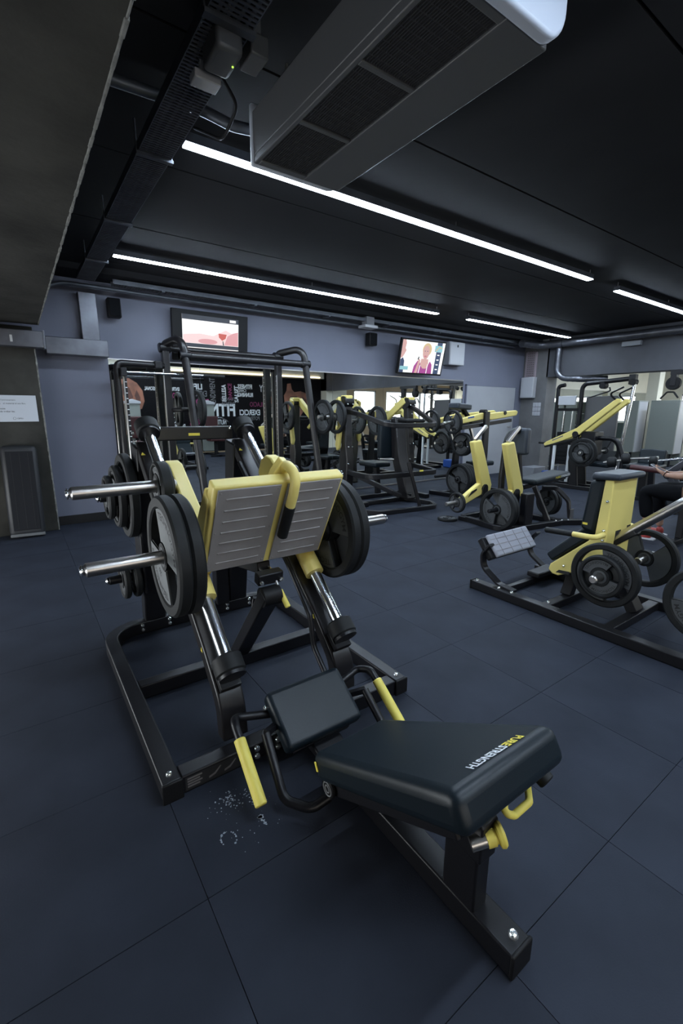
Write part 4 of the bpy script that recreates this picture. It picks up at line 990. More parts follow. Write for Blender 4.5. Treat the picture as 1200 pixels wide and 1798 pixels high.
# ------------------------------------------------------------------ machine B behind it, levers level
t = thing('shoulder_press_machine', 'black lever machine with two level yellow arms before the grey door', 'gym machine', (5.6, 4.5, 0))
for (y, dz) in ((4.28, 0), (4.68, .0)):
    MB().prism([(5.02, 1.15), (5.05, 1.085), (5.64, 1.16), (5.64, 1.235), (5.56, 1.245)], (0, y, 0), (1, 0, 0), (0, 0, 1), .07).build('lever_arm', YEL, t, bevel=.014, seg=3)
    MB().prism([(5.62, 1.16), (5.74, 1.135), (6.36, 1.20), (6.39, 1.26), (6.34, 1.28), (5.74, 1.24), (5.62, 1.245)], (0, y, 0), (1, 0, 0), (0, 0, 1), .06).build('lever_arm', YEL, t, bevel=.014, seg=3)
    MB().cyl((5.58, y-.05, 1.25), (5.58, y+.05, 1.25), .04, 18, ch=.004).build('pivot_hub', BLK, t)
    MB().cyl((6.05, y-.045, 1.24), (6.05, y+.045, 1.24), .03, 16, ch=.003).build('pivot_hub', BLK, t)
    MB().prism([(5.20, 1.18), (5.33, 1.195), (5.33, 1.175), (5.20, 1.16)], (0, y-.037, 0), (1, 0, 0), (0, 0, 1), .004).build('name_slot', BLU, t)
    MB().beam((5.10, y, 1.03), (6.25, y, 1.13), .05, .05).build('under_arm', BLK, t, bevel=.005)
    MB().cyl((5.10, y, 1.13), (4.74, y, 1.10), .022, 16, ch=.004).build('weight_horn', STL, t)
    MB().prism([(5.46, .02), (5.60, .02), (5.64, .65), (5.63, 1.26), (5.54, 1.26), (5.52, .65)], (0, y+(.06 if y > 4.5 else -.06), 0), (1, 0, 0), (0, 0, 1), .05).build('side_upright', BLK, t, bevel=.01)
    MB().beam((5.30, y, 1.05), (5.42, y, .80), .035, .035).build('press_handle', STL, t, bevel=.004)
    MB().cyl((5.34, y, .80), (5.02, y, .80), .022, 16, ch=.004).build('storage_peg', STL, t)
    MB().mm((5.2, y-.035, 0), (6.3, y+.035, .06)).build('base_rail', BLK, t, bevel=.005)
    MB().cyl((5.50, y, .30), (5.06, y, .30), .022, 16, ch=.004).build('storage_peg', BLK, t)
MB().beam((5.62, 4.26, .78), (5.68, 4.70, .78), .05, .05).build('cross_bar', BLK, t, bevel=.005)
MB().bar([(5.25, 4.30, .03), (5.16, 4.86, .03)], .07, .06).build('base_foot', BLK, t, bevel=.005)
MB().mm((6.14, 4.30, 0), (6.20, 4.66, .06)).build('base_foot', BLK, t, bevel=.005)
MB().mm((5.66, 4.34, .44), (6.02, 4.62, .51)).build('seat', VIN, t, bevel=.025, seg=3)
MB().mm((5.70, 4.38, .05), (5.80, 4.58, .44)).build('seat_post', BLK, t, bevel=.01)
MB().box((5.30, 4.48, 1.33), (.30, .20, .08), M.Rotation(.06, 3, 'Y')).build('head_pad', VIN2, t, bevel=.02)
MB().beam((5.36, 4.48, 1.30), (5.58, 4.48, 1.10), .05, .05).build('head_post', BLK, t, bevel=.005)
plate('mid', (4.93, 4.28, 1.116), (-1, 0, -.1), 'medium black plate on the nearer level lever of the shoulder machine', .3)
plate('mid', (4.93, 4.68, 1.116), (-1, 0, -.1), 'medium black plate on the lever of the shoulder machine next to the mirror', .3)
plate('mid', (5.14, 4.28, .80), (-1, 0, 0), 'medium black plate on the middle peg of the shoulder machine', 2.0)
plate('mid', (5.19, 4.28, .80), (-1, 0, 0), 'medium black plate behind another on the middle peg of the shoulder machine', 1.0)
plate('mid', (5.16, 4.68, .80), (-1, 0, 0), 'medium black plate on the middle peg next to the mirror', 1.0)
for k in range(4):
    plate('bigdark', (5.12+k*.05, 4.28, .30), (-1, 0, 0), ('outermost', 'second', 'third', 'innermost')[k]+' large black plate of four on the low peg of the shoulder machine', .9+k)
plate('small', (4.045, 3.51, .017), (.02, .02, 1), 'small black plate lying flat on the rubber floor', .5)

# ------------------------------------------------------------------ pulldown lever machine by the pier
t = thing('lever_pulldown_machine', 'lever machine with long twin yellow arms rising past the pulldown tower', 'gym machine', (7.6, 4.0, 0))
for (x, w) in ((7.50, .07), (7.78, .07)):
    P0, P1 = V((x, 4.46, .72)), V((x, 3.42, 1.43))
    MB().prism([(4.49, .66), (4.52, .72), (4.47, .76), (3.98, 1.00), (3.42, 1.46), (3.36, 1.45), (3.36, 1.40), (3.92, .90)], (x, 0, 0), (0, 1, 0), (0, 0, 1), w).build('lever_arm', YEL, t, bevel=.012, seg=3)
    MB().prism([(4.36, .775), (4.18, .86), (4.19, .875), (4.37, .79)], (x-w/2-.001, 0, 0), (0, 1, 0), (0, 0, 1), .003).build('name_slot', MURG, t)
    MB().beam((x-.01, 4.50, .67), (x-.01, 3.95, .84), .05, .035).build('under_arm', BLK, t, bevel=.004)
    MB().cyl((x-.05, 3.98, .90), (x+.05, 3.98, .90), .05, 18, ch=.004).build('pivot_hub', BLK, t)
    MB().prism([(3.86, .02), (4.00, .02), (4.06, .45), (4.02, .90), (3.94, .90), (3.92, .45)], (x, 0, 0), (0, 1, 0), (0, 0, 1), .05).build('side_upright', BLK, t, bevel=.01)
    MB().mm((x-.02, 4.31 if x < 7.6 else 4.20, .02), (x+.02, 4.35 if x < 7.6 else 4.24, .70)).build('front_post', WHP, t, bevel=.004)
    MB().tube(fillet([(x, 3.42, 1.42), (x-.1, 3.50, 1.53), (x-.12, 3.30, 1.62)], .05), .014, 10).build('pull_handle', BLK, t)
    MB().cyl((x-.02, 3.72, .63), (x-.34 if x < 7.6 else x+.3, 3.72, .63), .022, 14, ch=.004).build('weight_horn', STL, t)
    MB().cyl((x-.01, 4.46, .73), (x-.01, 4.62, .73), .018, 12).build('stop_pin', RUB, t)
    MB().mm((x-.04, 3.55, 0), (x+.04, 4.62, .06)).build('base_rail', BLK, t, bevel=.005)
MB().mm((7.46, 4.56, 0), (7.82, 4.63, .06)).build('base_foot', BLK, t, bevel=.005)
MB().mm((7.44, 3.55, 0), (7.84, 3.62, .06)).build('base_foot', BLK, t, bevel=.005)
MB().mm((7.50, 3.68, .58), (7.78, 3.90, .95)).build('cross_plate', BLK, t, bevel=.01)
MB().tube(fillet([(7.64, 3.86, .85), (7.64, 3.40, .85), (7.64, 3.28, .55), (7.64, 3.30, .05)], .15, 8), .035, 14).build('knee_hoop', BLK, t)
MB().mm((7.50, 3.42, .40), (7.78, 3.78, .47)).build('seat', VIN, t, bevel=.02, seg=3)
t.location.y -= .10
plate('bigdark', (7.26, 3.62, .63), (-1, 0, 0), 'large black plate on the pulldown lever machine horn by the door', .4)
plate('mid', (7.20, 3.62, .63), (-1, 0, 0), 'medium black plate outermost on the pulldown lever machine horn', 1.2)
plate('bigdark', (8.00, 3.62, .63), (1, 0, 0), 'large black plate on the far horn of the pulldown lever machine', 1.2)

# ------------------------------------------------------------------ lat pulldown tower under the beam
t = thing('lat_pulldown_tower', 'black lat pulldown tower with a tall grey weight shroud', 'gym machine', (8.3, 4.1, 0))
MB().tube(fillet([(8.30, 4.72, .03), (8.30, 4.72, 1.72), (8.30, 4.60, 1.74)], .05), .035, 14).build('rear_post', BLK, t)
MB().tube(fillet([(8.30, 4.28, .03), (8.30, 4.28, 1.74), (8.30, 3.44, 1.80)], .10, 8), .038, 16).build('main_post', BLK, t)
MB().beam((8.30, 4.28, 1.30), (8.30, 4.72, 1.30), .05, .05).build('cross_bar', BLK, t, bevel=.005)
MB().cyl((8.24, 3.92, 1.70), (8.36, 3.92, 1.70), .055, 20, ch=.005).build('pulley', BLKB, t)
MB().cyl((8.24, 3.46, 1.74), (8.36, 3.46, 1.74), .055, 20, ch=.005).build('pulley', BLKB, t)
MB().mm((8.25, 3.42, 1.70), (8.35, 3.52, 1.86)).build('pulley_bracket', BLK, t, bevel=.006)
MB().prism(fillet2 if False else [(3.68, .35), (4.24, .35), (4.24, 1.50), (4.21, 1.53), (3.72, 1.53), (3.68, 1.49)], (8.42, 0, 0), (0, 1, 0), (0, 0, 1), .06).build('weight_shroud', SHRD, t, bevel=.01)
MB().tube([(8.30, 3.44, 1.74), (8.20, 3.52, .04)], .026, 14).build('chrome_post', CHR, t)
MB().mm((8.22, 4.34, 1.38), (8.26, 4.66, 1.54)).build('placard', PLAS, t, bevel=.006)
for k in range(8): MB().mm((8.26, 4.36, .30+k*.075), (8.36, 4.64, .37+k*.075)).build('weight_block', BLKB, t, bevel=.004)
for y in (4.42, 4.58): MB().cyl((8.31, y, .05), (8.31, y, 1.30), .010, 10).build('guide_rod', CHR, t)
MB().mm((8.20, 4.30, 0), (8.40, 4.78, .06)).mm((8.22, 3.46, 0), (8.30, 4.30, .05)).build('base_frame', BLK, t, bevel=.006)
MB().tube(fillet([(8.26, 3.80, 1.66), (8.12, 3.72, 1.60), (8.05, 4.02, 1.50)], .04), .012, 10).build('lat_bar', BLK, t)
MB().cyl((8.30, 3.92, 1.66), (8.24, 3.80, 1.66), .004, 6).build('cable', STL, t)

# ------------------------------------------------------------------ calf machine at the right
PLATES['calf'] = plate_proto(.19, .044, DGR); PLATES['calfs'] = plate_proto(.126, .036, DGR)
t = thing('calf_machine', 'low calf machine with a yellow tower, black pad and long floor rails', 'gym machine', (2.95, 1.2, 0))
MB().mm((2.567, .15, .002), (2.633, 1.975, .062)).build('floor_rail', BLK, t, bevel=.005)
MB().mm((3.255, .15, .002), (3.32, 1.90, .062)).build('floor_rail', BLK, t, bevel=.005)
MB().mm((2.563, 1.968, 0), (2.637, 1.98, .066)).build('end_cap', BLKB, t, bevel=.003)
MB().mm((2.633, 1.40, .006), (3.255, 1.46, .058)).build('cross_bar', BLK, t, bevel=.005)
MB().mm((2.633, 1.745, .006), (3.255, 1.785, .05)).build('cross_bar', BLK, t, bevel=.005)
MB().mm((2.633, .35, .006), (3.255, .41, .058)).build('cross_bar', BLK, t, bevel=.005)
bolts(t, [(2.60, 1.94, .062), (2.60, 1.76, .062), (2.60, 1.66, .062), (2.66, 1.43, .058)], (0, 0, 1), .012)
for x in (2.635, 3.215):
    MB().bar(fillet([(x, 1.66, .062), (x, 1.78, .075), (x, 1.925, .165), (x, 1.935, .27), (x, 1.87, .345)], .09, 6), .055, .018, up=(0, -.6, .8)).build('foot_arm', BLK, t, bevel=.003)
fu = V((0, .63, .777)); fn = V((0, -.777, .63)); fc = V((2.92, 1.90, .318))
rotf = M((V((1, 0, 0)), fu, fn)).transposed()
MB().box(fc-fn*.045, (.55, .17, .05), rotf).build('foot_bar', BLK, t, bevel=.01)
b = MB().box(fc-fn*.006, (.48, .175, .03), rotf); b.build('foot_plate', TOWEL, t, bevel=.012, seg=3)
for k in (-1, 0, 1): MB().box(fc+fn*.0098+fu*(k*.045), (.47, .004, .0025), rotf).build('foot_groove', FPL, t)
for k in (-1.5, -.5, .5, 1.5): MB().box(fc+fn*.0098+V((k*.11, 0, 0)), (.003, .165, .0025), rotf).build('foot_groove', FPL, t)
MB().mm((2.99, 1.70, .06), (3.26, 1.80, .10)).build('foot_bracket', BLK, t, bevel=.01)
MB().prism([(1.205, .868), (1.255, .868), (1.275, .525), (1.31, .475), (1.535, .262), (1.545, .222), (1.515, .198), (1.475, .195), (1.205, .335)], (2.98, 0, 0), (0, 1, 0), (0, 0, 1), .32).build('tower', YEL, t, bevel=.008, seg=3)
MB().prism([(1.255, .870), (1.345, .852), (1.375, .545), (1.285, .520)], (2.98, 0, 0), (0, 1, 0), (0, 0, 1), .31).build('chest_pad', VIN, t, bevel=.022, seg=3)
MB().prism([(1.165, .868), (1.335, .858), (1.33, .905), (1.165, .905)], (2.98, 0, 0), (0, 1, 0), (0, 0, 1), .345).build('top_pad', VIN2, t, bevel=.018, seg=3)
MB().prism([(1.275, .54), (1.30, .50), (1.535, .272), (1.585, .318), (1.345, .565)], (2.98, 0, 0), (0, 1, 0), (0, 0, 1), .29).build('seat_pad', VIN, t, bevel=.018, seg=3)
MB().mm((2.818, 1.325, .575), (2.8198, 1.355, .588)).build('yellow_badge', YPR, t)
MB().prism([(1.40, .222), (1.49, .216), (1.47, .238), (1.40, .244)], (2.8185, 0, 0), (0, 1, 0), (0, 0, 1), .003).build('name_slot', INK, t)
bolts(t, [(2.82, 1.225, .74), (2.82, 1.225, .56), (2.82, 1.225, .50), (2.82, 1.44, .275)], (-1, 0, 0), .009)
MB().mm((2.93, 1.2035, .455), (3.00, 1.2052, .545)).mm((3.08, 1.2035, .47), (3.13, 1.2052, .56)).build('tube_slot', INK, t)
MB().cyl((2.96, 1.235, .465), (2.97, .50, 1.125), .028, 20, ch=.004).build('lever_tube', STL, t)
MB().beam((2.96, 1.245, .43), (2.965, 1.10, .56), .075, .03).build('lever_bracket', BLK, t, bevel=.004)
MB().cyl((3.06, 1.21, .49), (3.13, 1.19, .50), .02, 12).build('lever_stub', BLK, t)
for (s, x) in ((-1, 2.72), (1, 3.24)):
    xb = 2.82 if s < 0 else 3.14
    MB().tube(fillet([(xb, 1.225, .535), (x, 1.225, .530), (x, 1.36, .525)], .04, 6), .0165, 14).build('handle_arm', YEL, t)
    MB().cyl((x, 1.355, .525), (x, 1.535, .515), .018, 14, ch=.003).build('handle_grip', RUB, t)
    MB().cyl((xb-s*.02, 1.13, .335), (2.545 if s < 0 else 3.36, 1.13, .335), .0235, 18, ch=.006).build('weight_horn', STL, t)
MB().beam((2.98, 1.44, .22), (2.90, 1.44, .05), .07, .06).build('tower_strut', BLK, t, bevel=.005)
MB().beam((2.98, 1.23, .36), (2.98, 1.05, .06), .10, .06).build('tower_strut', BLK, t, bevel=.005)
MB().mm((2.633, 1.02, .006), (3.255, 1.08, .058)).build('cross_bar', BLK, t, bevel=.005)
MB().mm((2.88, .56, .06), (2.96, .64, .42)).build('peg_post', BLK, t, bevel=.005)
MB().cyl((2.90, .60, .37), (2.46, .60, .37), .0235, 18, ch=.006).build('weight_horn', STL, t)
plate('calf', (2.685, 1.13, .335), (-1, 0, 0), 'large dark plate on the near horn of the calf machine', .9)
plate('calfs', (2.642, 1.13, .335), (-1, 0, 0), 'small dark plate stacked on the larger one on the calf machine', 2.2)
plate('calf', (3.235, 1.13, .335), (1, 0, 0), 'large dark plate on the far horn of the calf machine', .4)
plate('calf', (2.56, .60, .37), (-1, 0, 0), 'dark plate on the end peg of the calf machine rail', 1.3)

# ------------------------------------------------------------------ bench, leg machines further right
t = thing('flat_bench', 'low black flat bench that the person sits on', 'bench', (5.22, 1.35, 0))
MB().mm((5.06, .85, .37), (5.38, 1.68, .43)).build('pad', VIN, t, bevel=.02, seg=3)
MB().mm((5.18, .92, .30), (5.26, 1.60, .37)).build('spine', BLK, t, bevel=.005)
for y in (.95, 1.56):
    MB().mm((5.18, y-.03, .05), (5.26, y+.03, .31)).build('leg', BLK, t, bevel=.005)
    MB().mm((5.00, y-.03, 0), (5.44, y+.03, .05)).build('foot', BLK, t, bevel=.005)
t = thing('leg_curl_machine', 'grey framed leg curl machine with a maroon roller beyond the seated person', 'gym machine', (6.3, 2.0, 0))
MB().cyl((6.0, 2.40, .61), (6.0, 2.06, .60), .034, 18, ch=.006).build('roller', MAR, t)
MB().cyl((6.0, 2.06, .60), (6.0, 2.02, .60), .02, 14, ch=.005).build('roller_cap', CHR, t)
MB().cyl((6.0, 2.40, .61), (6.0, 2.44, .61), .03, 14, ch=.005).build('roller_cap', BLKB, t)
for x in (5.98, 6.10): MB().beam((x, 2.03, .60), (x+.25, 1.72, .02), .03, .05).build('frame_leg', GALV, t, bevel=.004)
for x in (6.02, 6.14): MB().beam((x+.05, 2.03, .58), (x+.30, 1.55, 1.10), .03, .05).build('frame_arm', GALV, t, bevel=.004)
MB().mm((6.1, 1.40, .42), (6.45, 1.95, .48)).build('seat', VIN, t, bevel=.02)
MB().mm((6.22, 1.60, .02), (6.30, 1.70, .42)).build('seat_post', GALV, t, bevel=.004)
MB().mm((6.0, 1.62, 0), (6.5, 1.70, .05)).build('foot', BLK, t, bevel=.004)
t = thing('leg_extension_machine', 'leg extension machine with two black foam rollers near the yellow tower', 'gym machine', (7.0, 2.95, 0))
MB().cyl((6.95, 3.10, .545), (6.99, 2.99, .56), .075, 20, ch=.02).build('foam_roller', RUB, t)
MB().cyl((6.98, 2.93, .605), (7.02, 2.83, .62), .075, 20, ch=.02).build('foam_roller', RUB, t)
MB().tube([(6.93, 3.14, .54), (7.03, 2.80, .62), (7.06, 2.50, .66)], .018, 12).build('roller_shaft', STL, t)
MB().beam((7.05, 2.56, .66), (7.15, 2.56, .03), .07, .06).build('front_post', BLK, t, bevel=.005)
MB().mm((7.08, 2.55, .46), (7.55, 2.95, .53)).build('seat', VIN, t, bevel=.02)
MB().box((7.55, 2.75, .62), (.08, .34, .22), M.Rotation(.2, 3, 'Y')).build('back_pad', VIN, t, bevel=.02)
MB().mm((7.30, 2.70, .03), (7.38, 2.80, .46)).build('seat_post', BLK, t, bevel=.005)
MB().mm((6.98, 2.54, 0), (7.62, 2.60, .05)).mm((7.28, 2.54, 0), (7.34, 3.0, .05)).build('base_frame', BLK, t, bevel=.005)
t = thing('hip_machine', 'hip machine with a black foam roller and chrome lever before the grey panels', 'gym machine', (6.9, 2.2, 0))
MB().cyl((6.86, 2.53, .62), (6.88, 2.44, .632), .062, 18, ch=.02).build('foam_roller', RUB, t)
MB().tube([(6.86, 2.54, .62), (6.88, 2.40, .64), (6.90, 2.14, .69)], .016, 12).build('lever', CHR, t)
MB().beam((6.91, 2.14, .71), (6.93, 2.12, .03), .07, .06).build('post', BLK, t, bevel=.005)
MB().mm((6.62, 2.06, 0), (7.3, 2.14, .05)).build('foot', BLK, t, bevel=.004)
# towers with hanging sage panels in the annex
def shroud(x, y0, y1, lab, legs=True):
    t = thing('weight_tower', lab, 'gym machine', (x, (y0+y1)/2, 0), group=None)
    MB().mm((x, y0, .30), (x+.05, y1, 1.50)).build('front_panel', SHRP, t, bevel=.006)
    MB().mm((x+.05, y0, .30), (x+.55, y0+.03, 1.50)).build('side_panel', PLAS, t, bevel=.004)
    MB().mm((x+.50, y0, .0), (x+.55, y1, 1.50)).build('rear_frame', SHRP, t, bevel=.004)
    for y in (y0+.05, y1-.05): MB().mm((x+.02, y-.02, 0), (x+.06, y+.02, .32)).build('leg', BLK, t)
    MB().mm((x+.0, y0, 1.50), (x+.55, y1, 1.53)).build('top_plate', SHRP, t, bevel=.004)
    for z in (.6, .9, 1.2): MB().mm((x+.06, y0+.03, z), (x+.5, y1-.02, z+.02)).build('shelf', PLAS, t)
shroud(12.4, 4.13, 4.72, 'sage grey weight tower with open white side shelves in the annex')
shroud(12.2, 4.90, 5.18, 'narrow sage grey weight tower beside a cream pillar in the annex')
struct(MB().mm((13.4, 4.99, 0), (13.7, 5.25, ZC)).build('wall_annex_pillar', CREAM, bevel=.005))
t = thing('cable_station', 'black wall cable station with pulley and hanging triangle handle under the beam', 'gym machine', (8.5, 2.9, 0))
MB().mm((8.42, 2.40, 1.83), (8.50, 3.00, 1.90)).build('arm', BLK, t, bevel=.005)
MB().mm((8.44, 2.42, 0), (8.54, 2.54, 1.90)).build('post', BLK, t, bevel=.006)
MB().mm((8.30, 2.35, 0), (8.68, 2.95, .05)).build('base', BLK, t, bevel=.006)
MB().cyl((8.42, 2.95, 1.70), (8.50, 2.95, 1.70), .10, 22, ch=.008).build('pulley', BLKB, t)
MB().mm((8.41, 2.91, 1.66), (8.51, 2.99, 1.84)).build('pulley_bracket', BLK, t, bevel=.005)
MB().cyl((8.46, 2.98, 1.62), (8.46, 2.98, 1.56), .005, 6).build('cable', STL, t)
MB().tube(fillet([(8.46, 2.86, 1.48), (8.46, 2.93, 1.57), (8.46, 3.02, 1.57), (8.46, 3.10, 1.47)], .03), .013, 10).build('triangle_handle', RUB, t)

# loose boxes on the floor by the pier
tag(MB().mm((7.95, 4.85, 0), (8.35, 5.10, .22)).build('crate', PLAD, bevel=.01), 'pale grey crate on the floor beside the corner pier', 'crate')
tag(MB().mm((7.95, 4.45, 0), (8.15, 4.70, .18)).build('crate', BLU, bevel=.02), 'blue plastic crate on the floor behind the white posts', 'crate')
t = thing('notice_sheet', 'small pale gridded notice sheet on the corner pier', 'notice', (XR, 5.4, 1.2))
g = MB()
for i in range(3):
    for j in range(3): MB().mm((XR-.012, 5.33+i*.06, 1.18+j*.09), (XR-.001, 5.385+i*.06, 1.262+j*.09)).build('sheet_cell', PLAS, t, bevel=.004)

# ------------------------------------------------------------------ things reflected from behind the viewer
def tower_cable(x, y, label):
    t = thing('cable_crossover', label, 'gym machine', (x, y, 0))
    for (dx, dy) in ((-.55, 0), (.55, 0)):
        MB().mm((x+dx-.04, y-.04, .05), (x+dx+.04, y+.04, 2.15)).build('post', GUN, t, bevel=.006)
        MB().mm((x+dx-.30, y-.35, 0), (x+dx+.30, y+.35, .05)).build('base', BLK, t, bevel=.006)
        for s in (-1, 1): MB().cyl((x+dx+s*.14, y-.02, 2.10), (x+dx+s*.14, y+.02, 2.10), .07, 18).build('pulley', BLKB, t)
        for s in (-1, 1): MB().cyl((x+dx+s*.14, y, .3), (x+dx+s*.14, y, 2.05), .006, 6).build('cable', BLKB, t)
        MB().mm((x+dx-.11, y+.05, .1), (x+dx+.11, y+.25, 1.2)).build('weight_stack', BLKB, t, bevel=.004)
    MB().mm((x-1.1, y-.05, 2.15), (x+1.1, y+.05, 2.24)).build('top_beam', GUN, t, bevel=.006)
    for s in (-1.0, -.75, .75, 1.0): MB().sphere((x+s, y, 2.07), .07).build('hanging_ball', BLKB, t)
tower_cable(12.4, .3, 'tall cable crossover with twin posts before the windows')
def stack_machine(x, y, label):
    t = thing('stack_machine', label, 'gym machine', (x, y, 0))
    MB().mm((x-.18, y-.30, .10), (x+.18, y-.16, 1.42)).build('weight_shroud', SHRP, t, bevel=.02)
    MB().prism([(-.20, 0), (.20, 0), (.20, .06), (0, .12), (-.20, .06)], (x, y-.23, 1.42), (1, 0, 0), (0, 0, 1), .18).build('top_cap', PLAS, t, bevel=.01)
    MB().mm((x-.20, y+.10, .42), (x+.20, y+.50, .49)).build('seat', MAR, t, bevel=.02)
    MB().mm((x-.18, y+.02, .55), (x+.18, y+.10, 1.10)).build('back_pad', MAR, t, bevel=.025)
    MB().mm((x-.04, y-.16, .40), (x+.04, y+.02, 1.0)).build('pad_mount', BLK, t, bevel=.005)
    MB().mm((x-.04, y+.26, .05), (x+.04, y+.34, .42)).build('seat_post', BLK, t, bevel=.005)
    MB().mm((x-.05, y-.35, 0), (x+.05, y+.60, .05)).mm((x-.30, y-.35, 0), (x+.30, y-.28, .05)).mm((x-.25, y+.54, 0), (x+.25, y+.60, .05)).build('base_frame', BLK, t, bevel=.005)
    for s_ in (-1, 1): MB().tube(fillet([(x+s_*.22, y-.18, 1.05), (x+s_*.36, y-.05, 1.05), (x+s_*.36, y+.40, .95)], .06), .016, 10).build('press_arm', CHR, t)
stack_machine(2.55, -1.25, 'seated stack machine with maroon pads before the torso end of the mural')
stack_machine(4.55, -1.25, 'seated stack machine with maroon pads before the lettered middle of the mural')
def treadmill(x, y, label):
    t = thing('treadmill', label, 'treadmill', (x, y, 0))
    MB().mm((x-.32, y-.85, .02), (x+.32, y+.75, .16)).build('deck', BLKB, t, bevel=.02)
    MB().mm((x-.24, y-.78, .16), (x+.24, y+.55, .17)).build('belt', RUB, t)
    for s in (-1, 1):
        MB().beam((x+s*.34, y-.60, .10), (x+s*.34, y-.72, 1.15), .05, .08).build('upright', PLAD, t, bevel=.01)
        MB().tube([(x+s*.34, y-.70, .98), (x+s*.34, y-.30, .94)], .02, 10).build('handrail', RUB, t)
    MB().box((x, y-.74, 1.25), (.66, .06, .34), M.Rotation(.5, 3, 'X')).build('console', BLKB, t, bevel=.02)
treadmill(14.3, -1.0, 'treadmill with a walker in a blue shirt')
treadmill(15.1, -1.0, 'treadmill with a walker in a dark shirt')

# ------------------------------------------------------------------ people
def skin_mesh(chains, name, lvl=2):
    """chains: list of lists of (pos, radius); equal positions are merged into one graph"""
    vs, es, rs, idx = [], [], [], {}
    for ch in chains:
        prev = None
        for p, r in ch:
            k = tuple(round(c, 4) for c in p)
            if k not in idx: idx[k] = len(vs); vs.append(p); rs.append(r)
            if prev is not None and prev != idx[k]: es.append((prev, idx[k]))
            prev = idx[k]
    me = bpy.data.meshes.new('sk'); me.from_pydata([tuple(v) for v in vs], es, []); me.update()
    o = bpy.data.objects.new('sk', me); COL.objects.link(o)
    o.modifiers.new('skin', 'SKIN').use_smooth_shade = True
    if not me.skin_vertices: bpy.context.view_layer.update()
    for i, sv in enumerate(me.skin_vertices[0].data):
        r = rs[i]; sv.radius = (r, r) if not isinstance(r, tuple) else r; sv.use_root = (i == 0)
    s = o.modifiers.new('sub', 'SUBSURF'); s.levels = lvl; s.render_levels = lvl
    dg = bpy.context.evaluated_depsgraph_get(); dg.update()
    out = bpy.data.meshes.new_from_object(o.evaluated_get(dg)); out.name = name
    bpy.data.objects.remove(o); bpy.data.meshes.remove(me)
    for p in out.polygons: p.use_smooth = True
    return out
def mesh_obj(name, me, m_, parent):
    me.materials.clear(); me.materials.append(m_)
    o = bpy.data.objects.new(name, me); COL.objects.link(o); o.parent = parent; return o
def person(label, loc, rz, J, top, legs, sleeve='short', shorts=False, shoes=(RED, ORG), fine=True):
    t = thing('person', label, 'person', loc, rz)
    J = {k: V(v) for k, v in J.items()}
    pel, che, nek, hed = J['pelvis'], J['chest'], J['neck'], J['head']
    mid = pel.lerp(che, .5)
    ch = [[(pel, .115), (mid, .105), (che, .125), (nek, .052), (nek.lerp(hed, .45), .050), (hed, .085), (hed+(hed-nek).normalized()*.085, .068)]]
    pants, shirt = [[(pel, .135), (mid, .122)]], [[(pel+V((0, 0, .06)), .128), (mid, .120), (che, .142), (nek-V((0, 0, .03)), .07)]]
    for s, S in (('l', -1), ('r', 1)):
        hip, kn, an = J['hip_'+s], J['knee_'+s], J['ankle_'+s]
        sh, el, wr = J['sho_'+s], J['elb_'+s], J['wri_'+s]
        th = hip.lerp(kn, .5); cf = kn.lerp(an, .3)
        ch.append([(pel, .115), (hip, .082), (th, .068), (kn, .052), (cf, .050), (an, .034)])
        ch.append([(che, .125), (sh, .055), (sh.lerp(el, .5), .044), (el, .036), (el.lerp(wr, .35), .036), (wr, .023)])
        end = kn.lerp(an, .15 if shorts else .70)
        pants.append([(pel, .135), (hip, .098), (th, .086), (kn, .072), (end, .062 if not shorts else .075)])
        shirt.append([(che, .142), (sh, .072), (sh.lerp(el, .55), .058)])
        if 'fing_'+s in J and fine:
            hd, nrm = (J['fing_'+s]-wr).normalized(), V(J['palm_'+s])
            side = hd.cross(nrm).normalized()
            pc_ = wr+hd*.055
            for k, (o_, L) in enumerate(((-.026, .062), (-.009, .072), (.009, .068), (.026, .054))):
                kb = wr+hd*.090+side*o_
                ch.append([(wr, .023), (pc_+side*o_*.55, .0175), (kb, .0105), (kb+hd*L*.45+nrm*.010, .0088), (kb+hd*L*.72+nrm*.034, .0078)])
            tb = wr+hd*.030-side*.026*S
            ch.append([(wr, .023), (tb, .014), (tb+hd*.030-side*.022*S+nrm*.010, .0105), (tb+hd*.062-side*.020*S+nrm*.022, .0085)])
        else: ch.append([(wr, .023), (wr+(wr-el).normalized()*.07, .030), (wr+(wr-el).normalized()*.14, .016)])
        tq = J['toe_'+s]; fd = (tq-an); fd.z = 0; fd.normalize(); zf = an.z-.085; sd_ = V((-fd.y, fd.x, 0))
        ft = an-V((0, 0, .055))
        me = skin_mesh([[(an+V((0, 0, .01)), .042), (ft-fd*.02, .042), (ft+fd*.08-V((0, 0, .005)), .042), (ft+fd*.165-V((0, 0, .018)), .030)]], 'shoe', 2)
        so = mesh_obj('shoe', me, shoes[0], t)
        pr = [(-.075, -.028), (-.04, -.04), (.06, -.038), (.14, -.046), (.20, -.03), (.215, 0), (.20, .03), (.14, .046), (.06, .038), (-.04, .04), (-.075, .028)]
        MB().prism(pr, an-V((0, 0, an.z-zf))+V((0, 0, .008)), fd, sd_, .022).build('sole', SOLE, so, local=True, bevel=.006)
        if fine: MB().box(ft+fd*.07+sd_*.040*S, (.07, .008, .03), M.Rotation(math.atan2(fd.y, fd.x), 3, 'Z')).build('shoe_stripe', shoes[1], so, local=True, bevel=.003)
    body = mesh_obj('body', skin_mesh(ch, 'body'), SKIN, t)
    mesh_obj('trousers', skin_mesh(pants, 'trousers'), legs, t)
    mesh_obj('shirt', skin_mesh(shirt, 'shirt'), top, t)
    fwd = V(J.get('face', (0, 1, 0))).normalized(); up = (hed-nek).normalized(); rt = fwd.cross(up).normalized(); up = rt.cross(fwd)
